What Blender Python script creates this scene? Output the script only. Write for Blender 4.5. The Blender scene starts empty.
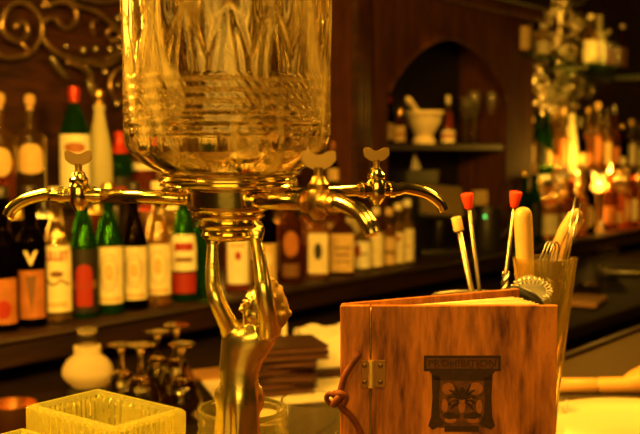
import bpy, bmesh, math, random
from mathutils import Vector, Matrix
random.seed(7)
C = bpy.context.scene.collection
SC = bpy.context.scene
PI = math.pi

# ------------------------------------------------------------------ camera
CAMZ = 1.47
AZ = math.radians(38.7)
PITCH = math.radians(4.06)
FPX = 1000.0
V = Vector((math.cos(AZ), math.sin(AZ), 0))          # horizontal view direction
R = Vector((math.sin(AZ), -math.cos(AZ), 0))         # to the right of the view
FW = V * math.cos(PITCH) - Vector((0, 0, math.sin(PITCH)))
UP = V * math.sin(PITCH) + Vector((0, 0, math.cos(PITCH)))
CAM = Vector((0, 0, CAMZ))
ROTC = math.atan2(R.y, R.x)                          # local +x = right of view, local -y faces the viewer
cd = bpy.data.cameras.new('camera'); co = bpy.data.objects.new('camera', cd); C.objects.link(co)
cd.sensor_width = 36; cd.lens = FPX / 640 * 36; cd.clip_start = 0.02; cd.clip_end = 60
co.location = CAM
m3 = Matrix((R, UP, -FW)).transposed()
co.rotation_euler = m3.to_euler()
cd.dof.use_dof = True; cd.dof.focus_distance = 0.93; cd.dof.aperture_fstop = 7.5
SC.camera = co

# ------------------------------------------------------------------ world, lights, exposure
AMB = (1.0, 0.47, 0.035)
w = bpy.data.worlds.new('world'); SC.world = w; w.use_nodes = True
w.node_tree.nodes['Background'].inputs[0].default_value = (1.0, 0.40, 0.03, 1)
w.node_tree.nodes['Background'].inputs[1].default_value = 0.009

def lamp(name, loc, power, radius=0.06, color=AMB, kind='POINT', size=None, rot=None, spot=None):
    l = bpy.data.lights.new(name, kind); l.energy = power; l.color = color
    if kind in ('POINT', 'SPOT'):
        l.shadow_soft_size = radius
    if kind == 'SPOT':
        l.spot_size = math.radians(spot); l.spot_blend = 0.6
    if kind == 'AREA':
        l.shape = 'RECTANGLE'; l.size, l.size_y = size
    o = bpy.data.objects.new(name, l); C.objects.link(o); o.location = loc
    if rot is not None: o.rotation_euler = rot
    return o
def aim(o, target):
    d = Vector(target) - o.location
    o.rotation_euler = d.to_track_quat('-Z', 'Y').to_euler()

lamp('pendant_light', (0.45, 0.20, 2.25), 18, 0.11)
lamp('pendant_light', (1.55, 0.42, 1.95), 30, 0.10)
lamp('pendant_light', (-0.35, 0.70, 2.15), 12, 0.12)
lamp('pendant_light', (0.36, 0.98, 1.86), 54, 0.09)  # unseen lamp added to brighten the glass trays and the left counter
lamp('pendant_light', (0.72, 0.80, 1.98), 34, 0.07)
lamp('pendant_light', (0.45, 1.55, 1.72), 9, 0.09)
o = lamp('brass_reflection_panel', (-1.25, -0.95, 1.95), 15, kind='AREA', size=(1.7, 0.9), color=(1.0, 0.56, 0.06)); aim(o, (0.6, 0.6, 1.35))  # unseen soft panel added for the brass to reflect
lamp('brass_fill_light', (1.6, -1.0, 2.2), 7, 0.22)  # fill added behind the viewer for highlights on the brass
o = lamp('downlight', (0.95, 1.35, 2.6), 4, 0.08, kind='SPOT', spot=80); aim(o, (1.3, 2.05, 1.15))
o = lamp('downlight', (2.2, 1.4, 2.6), 18, 0.08, kind='SPOT', spot=70); aim(o, (2.4, 2.05, 1.15))
o = lamp('downlight', (4.8, 1.3, 2.7), 60, 0.08, kind='SPOT', spot=52); aim(o, (5.0, 2.15, 1.4))
o = lamp('niche_fill_spot', (3.05, 1.45, 2.5), 50, 0.05, kind='SPOT', spot=17); aim(o, (3.62, 2.31, 1.56))  # spot added to brighten the mortar in the niche
lamp('shelf_strip_light', (1.6, 2.13, 1.292), 2.2, kind='AREA', size=(1.7, 0.03), rot=(0, 0, 0))
lamp('shelf_strip_light', (1.7, 2.42, 1.292), 3.0, kind='AREA', size=(1.9, 0.03), rot=(math.radians(-35), 0, 0))  # strip added behind the bottles to make their liquor glow
lamp('shelf_strip_light', (5.1, 2.42, 1.292), 18.0, kind='AREA', size=(1.35, 0.03), rot=(math.radians(-35), 0, 0))  # added backlight for the amber bottles past the cabinet
o = lamp('downlight', (4.5, 1.45, 2.75), 60, 0.06, kind='SPOT', spot=36); aim(o, (5.07, 2.41, 1.85))  # extra spot added to brighten the silvery scrollwork

SC.view_settings.view_transform = 'Standard'
SC.view_settings.look = 'None'
SC.view_settings.exposure = 0.55
SC.view_settings.gamma = 1.0
SC.view_settings.use_curve_mapping = False
cy = SC.cycles
cy.use_denoising = True
cy.sample_clamp_indirect = 6
cy.max_bounces = 16; cy.transmission_bounces = 14; cy.transparent_max_bounces = 12; cy.glossy_bounces = 6
cy.blur_glossy = 0.8

# ------------------------------------------------------------------ pixel -> place
def ray(px, py):
    return FW + R * ((px - 320) / FPX) - UP * ((py - 217) / FPX)
def P(px, py, y=None, z=None, d=None):
    r = ray(px, py)
    if y is not None: t = (y - CAM.y) / r.y
    elif z is not None: t = (z - CAM.z) / r.z
    else: t = d / r.dot(V)
    return CAM + r * t
def X(px, y, z):
    k = (px - 320) / FPX
    cp, sp = math.cos(PITCH), math.sin(PITCH)
    # (x sinA - y cosA) = k (x cosA cp + y sinA cp - (z-cz) sp)
    return (k * (y * math.sin(AZ) * cp - (z - CAMZ) * sp) + y * math.cos(AZ)) / (math.sin(AZ) - k * math.cos(AZ) * cp)
def G(px, d, z):                                     # ground point under pixel column px at depth d
    p = V * d
    dep = d * math.cos(PITCH) - (z - CAMZ) * math.sin(PITCH)
    p = p + R * ((px - 320) / FPX * dep)
    return Vector((p.x, p.y, z))

# ------------------------------------------------------------------ materials
MATS = {}
def nodes_of(name):
    m = bpy.data.materials.new(name); m.use_nodes = True
    nt = m.node_tree; b = nt.nodes['Principled BSDF']
    return m, nt, b
def pbr(name, col, rough=0.5, metal=0.0, trans=0.0, ior=1.45, emit=None, es=0, coat=0, noise=0.0, nscale=30, bump=0.0, bscale=60):
    if name in MATS: return MATS[name]
    m, nt, b = nodes_of(name)
    b.inputs['Base Color'].default_value = (*col, 1)
    b.inputs['Roughness'].default_value = rough
    b.inputs['Metallic'].default_value = metal
    b.inputs['Transmission Weight'].default_value = trans
    b.inputs['IOR'].default_value = ior
    b.inputs['Coat Weight'].default_value = coat
    if emit:
        b.inputs['Emission Color'].default_value = (*emit, 1); b.inputs['Emission Strength'].default_value = es
    tc = nt.nodes.new('ShaderNodeTexCoord')
    if noise > 0:
        n = nt.nodes.new('ShaderNodeTexNoise'); n.inputs['Scale'].default_value = nscale; n.inputs['Detail'].default_value = 4
        nt.links.new(tc.outputs['Object'], n.inputs['Vector'])
        r = nt.nodes.new('ShaderNodeValToRGB')
        r.color_ramp.elements[0].position = 0.3; r.color_ramp.elements[1].position = 0.7
        r.color_ramp.elements[0].color = (*[c * (1 - noise) for c in col], 1)
        r.color_ramp.elements[1].color = (*[min(1, c * (1 + noise * 0.6)) for c in col], 1)
        nt.links.new(n.outputs['Fac'], r.inputs['Fac']); nt.links.new(r.outputs['Color'], b.inputs['Base Color'])
    if bump > 0:
        n = nt.nodes.new('ShaderNodeTexNoise'); n.inputs['Scale'].default_value = bscale; n.inputs['Detail'].default_value = 3
        nt.links.new(tc.outputs['Object'], n.inputs['Vector'])
        bp = nt.nodes.new('ShaderNodeBump'); bp.inputs['Strength'].default_value = bump; bp.inputs['Distance'].default_value = 0.004
        nt.links.new(n.outputs['Fac'], bp.inputs['Height']); nt.links.new(bp.outputs['Normal'], b.inputs['Normal'])
    MATS[name] = m
    return m
def wood(name, dark, light, scale=(8, 8, 1.2), rough=0.45, detail=6, coat=0.0, bump=0.15, lo=0.3, hi=0.72, freq=6.0):
    if name in MATS: return MATS[name]
    m, nt, b = nodes_of(name)
    tc = nt.nodes.new('ShaderNodeTexCoord'); mp = nt.nodes.new('ShaderNodeMapping')
    mp.inputs['Scale'].default_value = scale
    nt.links.new(tc.outputs['Object'], mp.inputs['Vector'])
    n = nt.nodes.new('ShaderNodeTexNoise'); n.inputs['Scale'].default_value = freq; n.inputs['Detail'].default_value = detail
    n.inputs['Roughness'].default_value = 0.62; n.inputs['Distortion'].default_value = 0.6
    nt.links.new(mp.outputs['Vector'], n.inputs['Vector'])
    n2 = nt.nodes.new('ShaderNodeTexNoise'); n2.inputs['Scale'].default_value = freq * 5; n2.inputs['Detail'].default_value = 3
    nt.links.new(mp.outputs['Vector'], n2.inputs['Vector'])
    mx = nt.nodes.new('ShaderNodeMath'); mx.operation = 'MULTIPLY_ADD'; mx.inputs[1].default_value = 0.35
    nt.links.new(n2.outputs['Fac'], mx.inputs[0]); 
    sb = nt.nodes.new('ShaderNodeMath'); sb.operation = 'SUBTRACT'; sb.inputs[1].default_value = 0.17
    nt.links.new(n.outputs['Fac'], sb.inputs[0]); nt.links.new(sb.outputs[0], mx.inputs[2])
    r = nt.nodes.new('ShaderNodeValToRGB')
    r.color_ramp.elements[0].position = lo; r.color_ramp.elements[1].position = hi
    r.color_ramp.elements[0].color = (*dark, 1); r.color_ramp.elements[1].color = (*light, 1)
    nt.links.new(mx.outputs[0], r.inputs['Fac']); nt.links.new(r.outputs['Color'], b.inputs['Base Color'])
    bp = nt.nodes.new('ShaderNodeBump'); bp.inputs['Strength'].default_value = bump; bp.inputs['Distance'].default_value = 0.002
    nt.links.new(mx.outputs[0], bp.inputs['Height']); nt.links.new(bp.outputs['Normal'], b.inputs['Normal'])
    b.inputs['Roughness'].default_value = rough; b.inputs['Coat Weight'].default_value = coat
    MATS[name] = m
    return m
def glass(name, col=(1, 1, 1), rough=0.0, ior=1.45, haze=0.0, hazecol=None, wave=0.0, wscale=200, wdir='X', noisebump=0.0, nscale=40):
    """glass; haze = share of scatter"""
    if name in MATS: return MATS[name]
    m = bpy.data.materials.new(name); m.use_nodes = True; nt = m.node_tree; nt.nodes.clear()
    out = nt.nodes.new('ShaderNodeOutputMaterial')
    g = nt.nodes.new('ShaderNodeBsdfGlass'); g.inputs['Color'].default_value = (*col, 1)
    g.inputs['Roughness'].default_value = rough; g.inputs['IOR'].default_value = ior
    last = g.outputs[0]
    if wave > 0 or noisebump > 0:
        tc = nt.nodes.new('ShaderNodeTexCoord')
        bp = nt.nodes.new('ShaderNodeBump'); bp.inputs['Distance'].default_value = 0.003
        if wave > 0:
            t = nt.nodes.new('ShaderNodeTexWave'); t.bands_direction = wdir; t.inputs['Scale'].default_value = wscale
            t.inputs['Distortion'].default_value = 1.5; t.inputs['Detail'].default_value = 1
            bp.inputs['Strength'].default_value = wave
        else:
            t = nt.nodes.new('ShaderNodeTexNoise'); t.inputs['Scale'].default_value = nscale; t.inputs['Detail'].default_value = 2
            bp.inputs['Strength'].default_value = noisebump
        nt.links.new(tc.outputs['Object'], t.inputs['Vector'])
        nt.links.new(t.outputs['Fac'], bp.inputs['Height']); nt.links.new(bp.outputs['Normal'], g.inputs['Normal'])
    if haze > 0:
        tr = nt.nodes.new('ShaderNodeBsdfTranslucent'); tr.inputs['Color'].default_value = (*(hazecol or col), 1)
        df = nt.nodes.new('ShaderNodeBsdfDiffuse'); df.inputs['Color'].default_value = (*(hazecol or col), 1)
        a = nt.nodes.new('ShaderNodeMixShader'); a.inputs[0].default_value = 0.5
        nt.links.new(tr.outputs[0], a.inputs[1]); nt.links.new(df.outputs[0], a.inputs[2])
        x = nt.nodes.new('ShaderNodeMixShader'); x.inputs[0].default_value = haze
        nt.links.new(last, x.inputs[1]); nt.links.new(a.outputs[0], x.inputs[2]); last = x.outputs[0]
    nt.links.new(last, out.inputs['Surface'])
    MATS[name] = m
    return m

BACKWOOD = wood('dark_mahogany', (0.012, 0.004, 0.0025), (0.075, 0.022, 0.010), scale=(1.5, 1.5, 8), rough=0.42, freq=4)
PILLARWOOD = wood('dark_mahogany_upright', (0.032, 0.010, 0.005), (0.12, 0.036, 0.014), scale=(9, 9, 1.0), rough=0.75, freq=4)
PILLARWOOD.node_tree.nodes['Principled BSDF'].inputs['Specular IOR Level'].default_value = 0.15
SHELFWOOD = wood('shelf_mahogany', (0.006, 0.002, 0.001), (0.034, 0.010, 0.004), scale=(0.8, 8, 8), rough=0.5, freq=5)
BARWOOD = wood('bar_top_wood', (0.02, 0.008, 0.004), (0.11, 0.045, 0.02), scale=(0.8, 8, 8), rough=0.28, freq=5)
COUNTERDARK = wood('back_counter_wood', (0.006, 0.0025, 0.0015), (0.022, 0.009, 0.005), scale=(0.8, 8, 8), rough=0.85, freq=5)
COUNTERDARK.node_tree.nodes['Principled BSDF'].inputs['Specular IOR Level'].default_value = 0.12
MENUWOOD = wood('oiled_oak', (0.085, 0.012, 0.0015), (0.62, 0.21, 0.035), scale=(7, 7, 1.3), rough=0.42, freq=6, lo=0.30, hi=0.64, bump=0.25)
MENUEDGE = wood('oiled_oak_edge', (0.16, 0.035, 0.006), (0.45, 0.15, 0.03), scale=(9, 9, 1.0), rough=0.5, freq=9)
PALEWOOD = wood('pale_beech', (0.48, 0.28, 0.10), (0.66, 0.42, 0.18), scale=(4, 4, 1.0), rough=0.45, freq=9, bump=0.05)
PALEWOODX = wood('pale_beech_lying', (0.56, 0.28, 0.07), (0.72, 0.39, 0.11), scale=(1.0, 4, 4), rough=0.4, freq=9, bump=0.05)
TONGWOOD = wood('tong_wood', (0.42, 0.22, 0.07), (0.70, 0.42, 0.16), scale=(6, 6, 1), rough=0.5, freq=9, bump=0.05)
BURN = pbr('branded_char', (0.045, 0.016, 0.006), 0.7, noise=0.5, nscale=220)
BURNSOFT = pbr('branded_char_soft', (0.13, 0.045, 0.014), 0.7, noise=0.5, nscale=180)
GOLD = pbr('polished_gold_brass', (1.0, 0.83, 0.36), 0.16, 1.0, bump=0.06, bscale=40)
GOLDLADY = pbr('figure_gilding', (1.0, 0.82, 0.32), 0.27, 1.0, bump=0.12, bscale=50)
GOLDDULL = pbr('worn_brass', (0.72, 0.47, 0.17), 0.34, 1.0, noise=0.3, nscale=60)
STEEL = pbr('brushed_steel', (0.78, 0.76, 0.72), 0.25, 1.0)
STEELD = pbr('dull_steel', (0.45, 0.42, 0.38), 0.42, 1.0)
IRON = pbr('antique_bronze', (0.44, 0.29, 0.15), 0.34, 0.88, noise=0.5, nscale=25)
IRONL = pbr('antique_pewter', (0.85, 0.68, 0.48), 0.27, 0.9, noise=0.5, nscale=25)
CREAM = pbr('cream_label', (0.86, 0.74, 0.50), 0.6, noise=0.12, nscale=40)
WHITE = pbr('white_label', (0.92, 0.86, 0.70), 0.6, noise=0.08, nscale=40)
TAN = pbr('tan_label', (0.70, 0.48, 0.22), 0.6, noise=0.2, nscale=40)
ORANGE = pbr('orange_label', (0.44, 0.15, 0.04), 0.6, noise=0.25, nscale=30)
RED = pbr('red_label', (0.36, 0.022, 0.010), 0.5)
REDFOIL = pbr('red_foil', (0.55, 0.035, 0.015), 0.3, 0.3)
BLACK = pbr('black_print', (0.02, 0.014, 0.01), 0.5)
BROWN = pbr('brown_print', (0.18, 0.08, 0.03), 0.6)
CORK = pbr('turned_cork', (0.62, 0.40, 0.18), 0.6, noise=0.2, nscale=80)
WCAP = pbr('ivory_cap', (0.85, 0.74, 0.52), 0.4)
GCAP = pbr('gold_cap', (0.8, 0.55, 0.2), 0.3, 1.0)
DCAP = pbr('dark_cap', (0.03, 0.02, 0.015), 0.35)
REDRUB = pbr('red_rubber', (0.85, 0.05, 0.02), 0.45)
BLACKRUB = pbr('black_rubber', (0.015, 0.012, 0.01), 0.4)
PAPER = pbr('cream_paper', (0.92, 0.82, 0.60), 0.8)
PAPERW = pbr('white_paper_napkin', (0.92, 0.86, 0.74), 0.85, bump=0.2, bscale=120)
LEATHER = pbr('maroon_leatherette', (0.040, 0.010, 0.006), 0.38, bump=0.2, bscale=200)
LACE = pbr('red_leather_lace', (0.15, 0.03, 0.010), 0.65, noise=0.3, nscale=120)
CERAMIC = pbr('cream_glazed_ceramic', (0.88, 0.74, 0.48), 0.25, coat=0.4)
STONEWARE = pbr('stoneware', (0.72, 0.58, 0.38), 0.55)
PLASTIC = pbr('dark_plastic', (0.022, 0.018, 0.014), 0.4)
SCREEN = pbr('screen_glass', (0.20, 0.14, 0.06), 0.45)
LED = pbr('green_led', (0.1, 1, 0.2), 0.4, emit=(0.1, 1.0, 0.15), es=6)
FLOORM = pbr('floor_tile_dark', (0.03, 0.02, 0.014), 0.5, noise=0.4, nscale=3)
CLEAR = glass('clear_glass', haze=.004, hazecol=(1, .85, .5))
CLEARN = glass('hazed_clear_glass', haze=.045, hazecol=(1, .85, .5))  # pale haze put into clear glass so it looks lit
CLEARB = glass('bottle_clear_glass', (0.97, 0.92, 0.80), haze=0.04, hazecol=(0.8, 0.45, 0.15))
GREENG = glass('green_bottle_glass', (0.10, 0.42, 0.05), haze=0.10, hazecol=(0.08, 0.35, 0.03))
DARKG = glass('dark_bottle_glass', (0.05, 0.035, 0.012), haze=0.06, hazecol=(0.03, 0.015, 0.006))
BROWNG = glass('brown_bottle_glass', (0.32, 0.10, 0.015), haze=0.2, hazecol=(0.32, 0.09, 0.012))
FROST = glass('frosted_white_glass', (0.98, 0.93, 0.72), 0.25, haze=0.80, hazecol=(1.0, 0.95, 0.66))
REDL = glass('red_liquor', (0.85, 0.13, 0.02), ior=1.36, haze=0.35, hazecol=(0.8, 0.10, 0.015))  # haze of the liquors stands in for light coming from behind
AMBL = glass('amber_liquor', (0.90, 0.42, 0.06), ior=1.36, haze=0.38, hazecol=(0.85, 0.36, 0.05))
YELL = glass('pale_gold_liquor', (0.98, 0.86, 0.42), ior=1.36, haze=0.20, hazecol=(0.95, 0.75, 0.28))
DARKL = glass('dark_liquor', (0.05, 0.012, 0.006), ior=1.36, haze=0.1, hazecol=(0.03, 0.008, 0.004))
WATERM = glass('water', (1.0, 0.98, 0.9), ior=1.333)
MILK = pbr('opal_milk_glass', (0.95, 0.85, 0.66), 0.3, trans=0.0, coat=0.3)
BOXG = glass('pressed_glass', (1.0, 0.97, 0.74), 0.01, haze=0.20, hazecol=(1.0, 1.0, 0.34), noisebump=0.18, nscale=60)  # yellow haze puts strong lamplight into the tray glass colour
MILKGL = glass('opal_glass_globe', (0.98, 0.90, 0.72), 0.5, haze=0.88, hazecol=(0.97, 0.86, 0.62))

def cut_glass():
    """clear glass whose engraved streaks are frosted"""
    m = bpy.data.materials.new('engraved_glass'); m.use_nodes = True; nt = m.node_tree; nt.nodes.clear()
    N = nt.nodes.new; K = nt.links.new
    out = N('ShaderNodeOutputMaterial'); g = N('ShaderNodeBsdfGlass'); g.inputs['Color'].default_value = (1, .96, .84, 1); g.inputs['Roughness'].default_value = .01; g.inputs['IOR'].default_value = 1.47
    tc = N('ShaderNodeTexCoord'); mp = N('ShaderNodeMapping'); mp.inputs['Scale'].default_value = (22, 22, 5); K(tc.outputs['Object'], mp.inputs['Vector'])
    n = N('ShaderNodeTexNoise'); n.inputs['Scale'].default_value = 2.2; n.inputs['Detail'].default_value = 3; n.inputs['Distortion'].default_value = .8; K(mp.outputs['Vector'], n.inputs['Vector'])
    r = N('ShaderNodeValToRGB'); r.color_ramp.elements[0].position = .52; r.color_ramp.elements[1].position = .68
    r.color_ramp.elements[0].color = (.0, .0, .0, 1); r.color_ramp.elements[1].color = (.42, .42, .42, 1); K(n.outputs['Fac'], r.inputs['Fac'])
    bp = N('ShaderNodeBump'); bp.inputs['Strength'].default_value = .15; bp.inputs['Distance'].default_value = .002; K(n.outputs['Fac'], bp.inputs['Height']); K(bp.outputs['Normal'], g.inputs['Normal'])
    tr = N('ShaderNodeBsdfTranslucent'); tr.inputs['Color'].default_value = (1, .85, .45, 1)
    df = N('ShaderNodeBsdfDiffuse'); df.inputs['Color'].default_value = (1, .85, .45, 1)
    a = N('ShaderNodeMixShader'); a.inputs[0].default_value = .5; K(tr.outputs[0], a.inputs[1]); K(df.outputs[0], a.inputs[2])
    x = N('ShaderNodeMixShader'); K(r.outputs['Color'], x.inputs[0]); K(g.outputs[0], x.inputs[1]); K(a.outputs[0], x.inputs[2]); K(x.outputs[0], out.inputs['Surface'])
    return m

# ------------------------------------------------------------------ mesh helpers
def link(name, me, mat=None, parent=None, smooth=True, mats=None):
    o = bpy.data.objects.new(name, me); C.objects.link(o)
    for m in (mats or ([mat] if mat else [])): me.materials.append(m)
    if smooth:
        for p in me.polygons: p.use_smooth = True
    if parent is not None: o.parent = parent
    return o
def obj(name, bm, mat=None, parent=None, smooth=False, mats=None, sharp=None):
    bmesh.ops.recalc_face_normals(bm, faces=bm.faces)
    me = bpy.data.meshes.new(name); bm.to_mesh(me); bm.free()
    o = link(name, me, mat, parent, smooth, mats)
    if sharp is not None and smooth:
        bpy.context.view_layer.objects.active = o
        me.set_sharp_from_angle(angle=math.radians(sharp))
    return o
def thing(name, label, cat, loc=(0, 0, 0), rotz=0.0, group=None):
    o = bpy.data.objects.new(name, None); C.objects.link(o); o.empty_display_size = 0.05
    o.location = loc; o.rotation_euler = (0, 0, rotz)
    o['label'] = label; o['category'] = cat
    if group: o['group'] = group
    return o
def tag(o, label, cat, group=None):
    o['label'] = label; o['category'] = cat
    if group: o['group'] = group
    return o
def struct(o, label=None):
    o['kind'] = 'structure'
    if label: o['label'] = label
    return o
def lathe(prof, seg=40, rf=None, bm=None, cap=True, center=(0, 0, 0)):
    """prof: list of (r, z); rf(theta, r, z) -> r changes the radius round the axis"""
    bm = bm or bmesh.new(); rings = []
    cx, cy_, cz = center
    for (r, z) in prof:
        if r < 1e-6:
            rings.append([bm.verts.new((cx, cy_, cz + z))]); continue
        ring = []
        for k in range(seg):
            th = 2 * PI * k / seg; rr = rf(th, r, z) if rf else r
            ring.append(bm.verts.new((cx + rr * math.cos(th), cy_ + rr * math.sin(th), cz + z)))
        rings.append(ring)
    for a, b in zip(rings, rings[1:]):
        if len(a) == 1 and len(b) == 1: continue
        for k in range(seg):
            k2 = (k + 1) % seg
            if len(a) == 1: bm.faces.new((a[0], b[k], b[k2]))
            elif len(b) == 1: bm.faces.new((a[k], b[0], a[k2]))
            else: bm.faces.new((a[k], a[k2], b[k2], b[k]))
    if cap:
        for rg in (rings[0], rings[-1]):
            if len(rg) > 2:
                try: bm.faces.new(rg)
                except ValueError: pass
    return bm
def spline(pts, n=6):
    """Catmull-Rom through points of any dimension"""
    pts = [Vector(p) for p in pts]; out = []
    for i in range(len(pts) - 1):
        p0 = pts[max(0, i - 1)]; p1 = pts[i]; p2 = pts[i + 1]; p3 = pts[min(len(pts) - 1, i + 2)]
        for k in range(n):
            t = k / n
            out.append(0.5 * ((2 * p1) + (p2 - p0) * t + (2 * p0 - 5 * p1 + 4 * p2 - p3) * t * t + (3 * p1 - p0 - 3 * p2 + p3) * t ** 3))
    out.append(pts[-1]); return out
def tube(pts, rad, seg=10, bm=None, closed=False, cap=True, flat=None):
    """round bar along pts; rad a number or one per point"""
    bm = bm or bmesh.new(); pts = [Vector(p) for p in pts]; n = len(pts)
    rads = rad if isinstance(rad, (list, tuple)) else [rad] * n
    if len(rads) != n:
        rads = [rads[int(i * (len(rads) - 1) / max(1, n - 1))] + (rads[min(len(rads) - 1, int(i * (len(rads) - 1) / max(1, n - 1)) + 1)] - rads[int(i * (len(rads) - 1) / max(1, n - 1))]) * ((i * (len(rads) - 1) / max(1, n - 1)) % 1) for i in range(n)]
    t0 = (pts[1] - pts[0]).normalized()
    ref = Vector((0, 0, 1)) if abs(t0.z) < 0.9 else Vector((1, 0, 0))
    nrm = t0.cross(ref).normalized(); rings = []
    for i, p in enumerate(pts):
        if closed: t = (pts[(i + 1) % n] - pts[i - 1]).normalized()
        else: t = (pts[min(n - 1, i + 1)] - pts[max(0, i - 1)]).normalized()
        nrm = (nrm - t * nrm.dot(t)); nrm = nrm.normalized() if nrm.length > 1e-6 else t.orthogonal().normalized()
        b = t.cross(nrm)
        rings.append([bm.verts.new(p + (nrm * math.cos(2 * PI * k / seg) + b * math.sin(2 * PI * k / seg) * (flat or 1)) * rads[i]) for k in range(seg)])
    m = n if closed else n - 1
    for i in range(m):
        a, b = rings[i], rings[(i + 1) % n]
        for k in range(seg):
            k2 = (k + 1) % seg
            bm.faces.new((a[k], a[k2], b[k2], b[k]))
    if not closed and cap:
        bm.faces.new(rings[0]); bm.faces.new(rings[-1])
    return bm
def box(lo, hi, bev=0.0, seg=2, bm=None):
    b2 = bmesh.new()
    bmesh.ops.create_cube(b2, size=1)
    for v in b2.verts:
        v.co = Vector([lo[i] + (v.co[i] + 0.5) * (hi[i] - lo[i]) for i in range(3)])
    if bev > 0:
        bmesh.ops.bevel(b2, geom=b2.edges[:], offset=bev, segments=seg, profile=0.5, affect='EDGES')
    if bm is None: return b2
    me = bpy.data.meshes.new('t'); b2.to_mesh(me); b2.free(); bm.from_mesh(me); bpy.data.meshes.remove(me)
    return bm
def ball(c, r, bm=None, sx=1, sy=1, sz=1, u=16, v=10):
    bm = bm or bmesh.new()
    M = Matrix.Translation(c) @ Matrix.Diagonal((r * sx, r * sy, r * sz, 1))
    bmesh.ops.create_uvsphere(bm, u_segments=u, v_segments=v, radius=1, matrix=M)
    return bm
def prism(poly, y0, y1, bm=None):
    """poly in local x,z extruded from y0 to y1"""
    bm = bm or bmesh.new()
    a = [bm.verts.new((p[0], y0, p[1])) for p in poly]; b = [bm.verts.new((p[0], y1, p[1])) for p in poly]
    n = len(poly)
    bm.faces.new(a); bm.faces.new(b[::-1])
    for k in range(n): bm.faces.new((a[k], b[k], b[(k + 1) % n], a[(k + 1) % n]))
    return bm
def text_mesh(body, size, extrude=0.0003, spacing=1.0, bold=0.0):
    cu = bpy.data.curves.new('text', 'FONT'); cu.body = body; cu.size = size; cu.extrude = extrude; cu.offset = size * bold
    cu.align_x = 'CENTER'; cu.align_y = 'CENTER'; cu.space_character = spacing
    to = bpy.data.objects.new('text', cu); C.objects.link(to)
    dg = bpy.context.evaluated_depsgraph_get(); dg.update()
    me = bpy.data.meshes.new_from_object(to.evaluated_get(dg))
    bpy.data.objects.remove(to); bpy.data.curves.remove(cu)
    return me

# ------------------------------------------------------------------ SETTING
Z_SHELF, Z_UP, Z_TOP = 1.04, 1.33, 1.90
Y_LOW, Y_MID, Y_UP = 2.03, 2.135, 2.285
Y_WALL = 2.46
Z_LEDGE = 0.92
Z_BAR = 1.05
struct(obj('floor', box((-2.5, -1.5, -0.05), (8, 2.6, 0.0)), FLOORM), 'dark bar floor behind the counter')
struct(obj('wall_back', box((-2.5, Y_WALL, 0), (8, Y_WALL + 0.1, 3.0)), BACKWOOD), 'dark mahogany panelled wall behind the bottles')
struct(obj('wall_right', box((7.6, -1.5, 0), (7.7, Y_WALL, 3.0)), BACKWOOD))

xL, xR = X(336, 2.27, 1.3), X(519, 2.27, 1.3)          # the arched cabinet along the wall
# back counter with the raised bottle shelf
bc = thing('back_counter', 'dark mahogany back bar counter running below the bottle shelf', 'counter', (0, 0, 0))
bm = box((-1.5, 1.34, 0.10), (7.4, Y_WALL - .004, 0.88)); obj('cabinet_body', bm, COUNTERDARK, bc)
obj('countertop', box((-1.5, 1.28, 0.88), (7.4, Y_WALL - .004, Z_LEDGE), 0.006), COUNTERDARK, bc)
obj('toe_kick', box((-1.5, 1.42, 0.0), (7.4, Y_WALL - .004, 0.10)), BLACK, bc)
for k in range(8):
    x0 = -1.2 + k * 1.05
    d = obj('door', box((x0, 1.325, 0.16), (x0 + 0.95, 1.34, 0.84), 0.004), COUNTERDARK, bc)
    obj('handle', tube([(x0 + 0.85, 1.31, 0.55), (x0 + 0.85, 1.295, 0.57), (x0 + 0.85, 1.295, 0.68), (x0 + 0.85, 1.31, 0.70)], 0.006), GOLDDULL, d, True)
sh = thing('bottle_shelf', 'long thick dark wood shelf carrying the lower row of bottles', 'shelf', (0, 0, 0))
obj('shelf_board', box((-1.5, 1.955, Z_SHELF - 0.075), (7.4, Y_WALL, Z_SHELF), 0.006), SHELFWOOD, sh)
obj('back_support', box((-1.5, 2.16, Z_LEDGE), (7.4, 2.20, Z_SHELF - 0.075)), BLACK, sh)
obj('edge_moulding', tube([(-1.5, 1.953, Z_SHELF - 0.012), (7.4, 1.953, Z_SHELF - 0.012)], 0.008, 12), SHELFWOOD, sh, True)
us = thing('upper_shelf', 'dark wood upper shelf left of the arched cabinet, holding tall bottles', 'shelf')
obj('shelf_board', box((-1.5, 2.20, Z_UP - 0.03), (xL - 0.005, Y_WALL, Z_UP), 0.004), SHELFWOOD, us)
for x in (-1.3, 0.4, 2.0, xL - 0.03):
    obj('bracket', box((x - 0.012, 2.38, Z_SHELF), (x + 0.012, Y_WALL, Z_UP - 0.03)), SHELFWOOD, us)
us2 = thing('upper_shelf', 'dark wood upper shelf past the arched cabinet, crowded with bottles', 'shelf')
obj('shelf_board', box((xR + 0.005, 2.20, Z_UP - 0.03), (7.4, Y_WALL, Z_UP), 0.004), SHELFWOOD, us2)
for x in (xR + 0.03, 5.2, 6.6):
    obj('bracket', box((x - 0.012, 2.38, Z_SHELF), (x + 0.012, Y_WALL, Z_UP - 0.03)), SHELFWOOD, us2)

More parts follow.
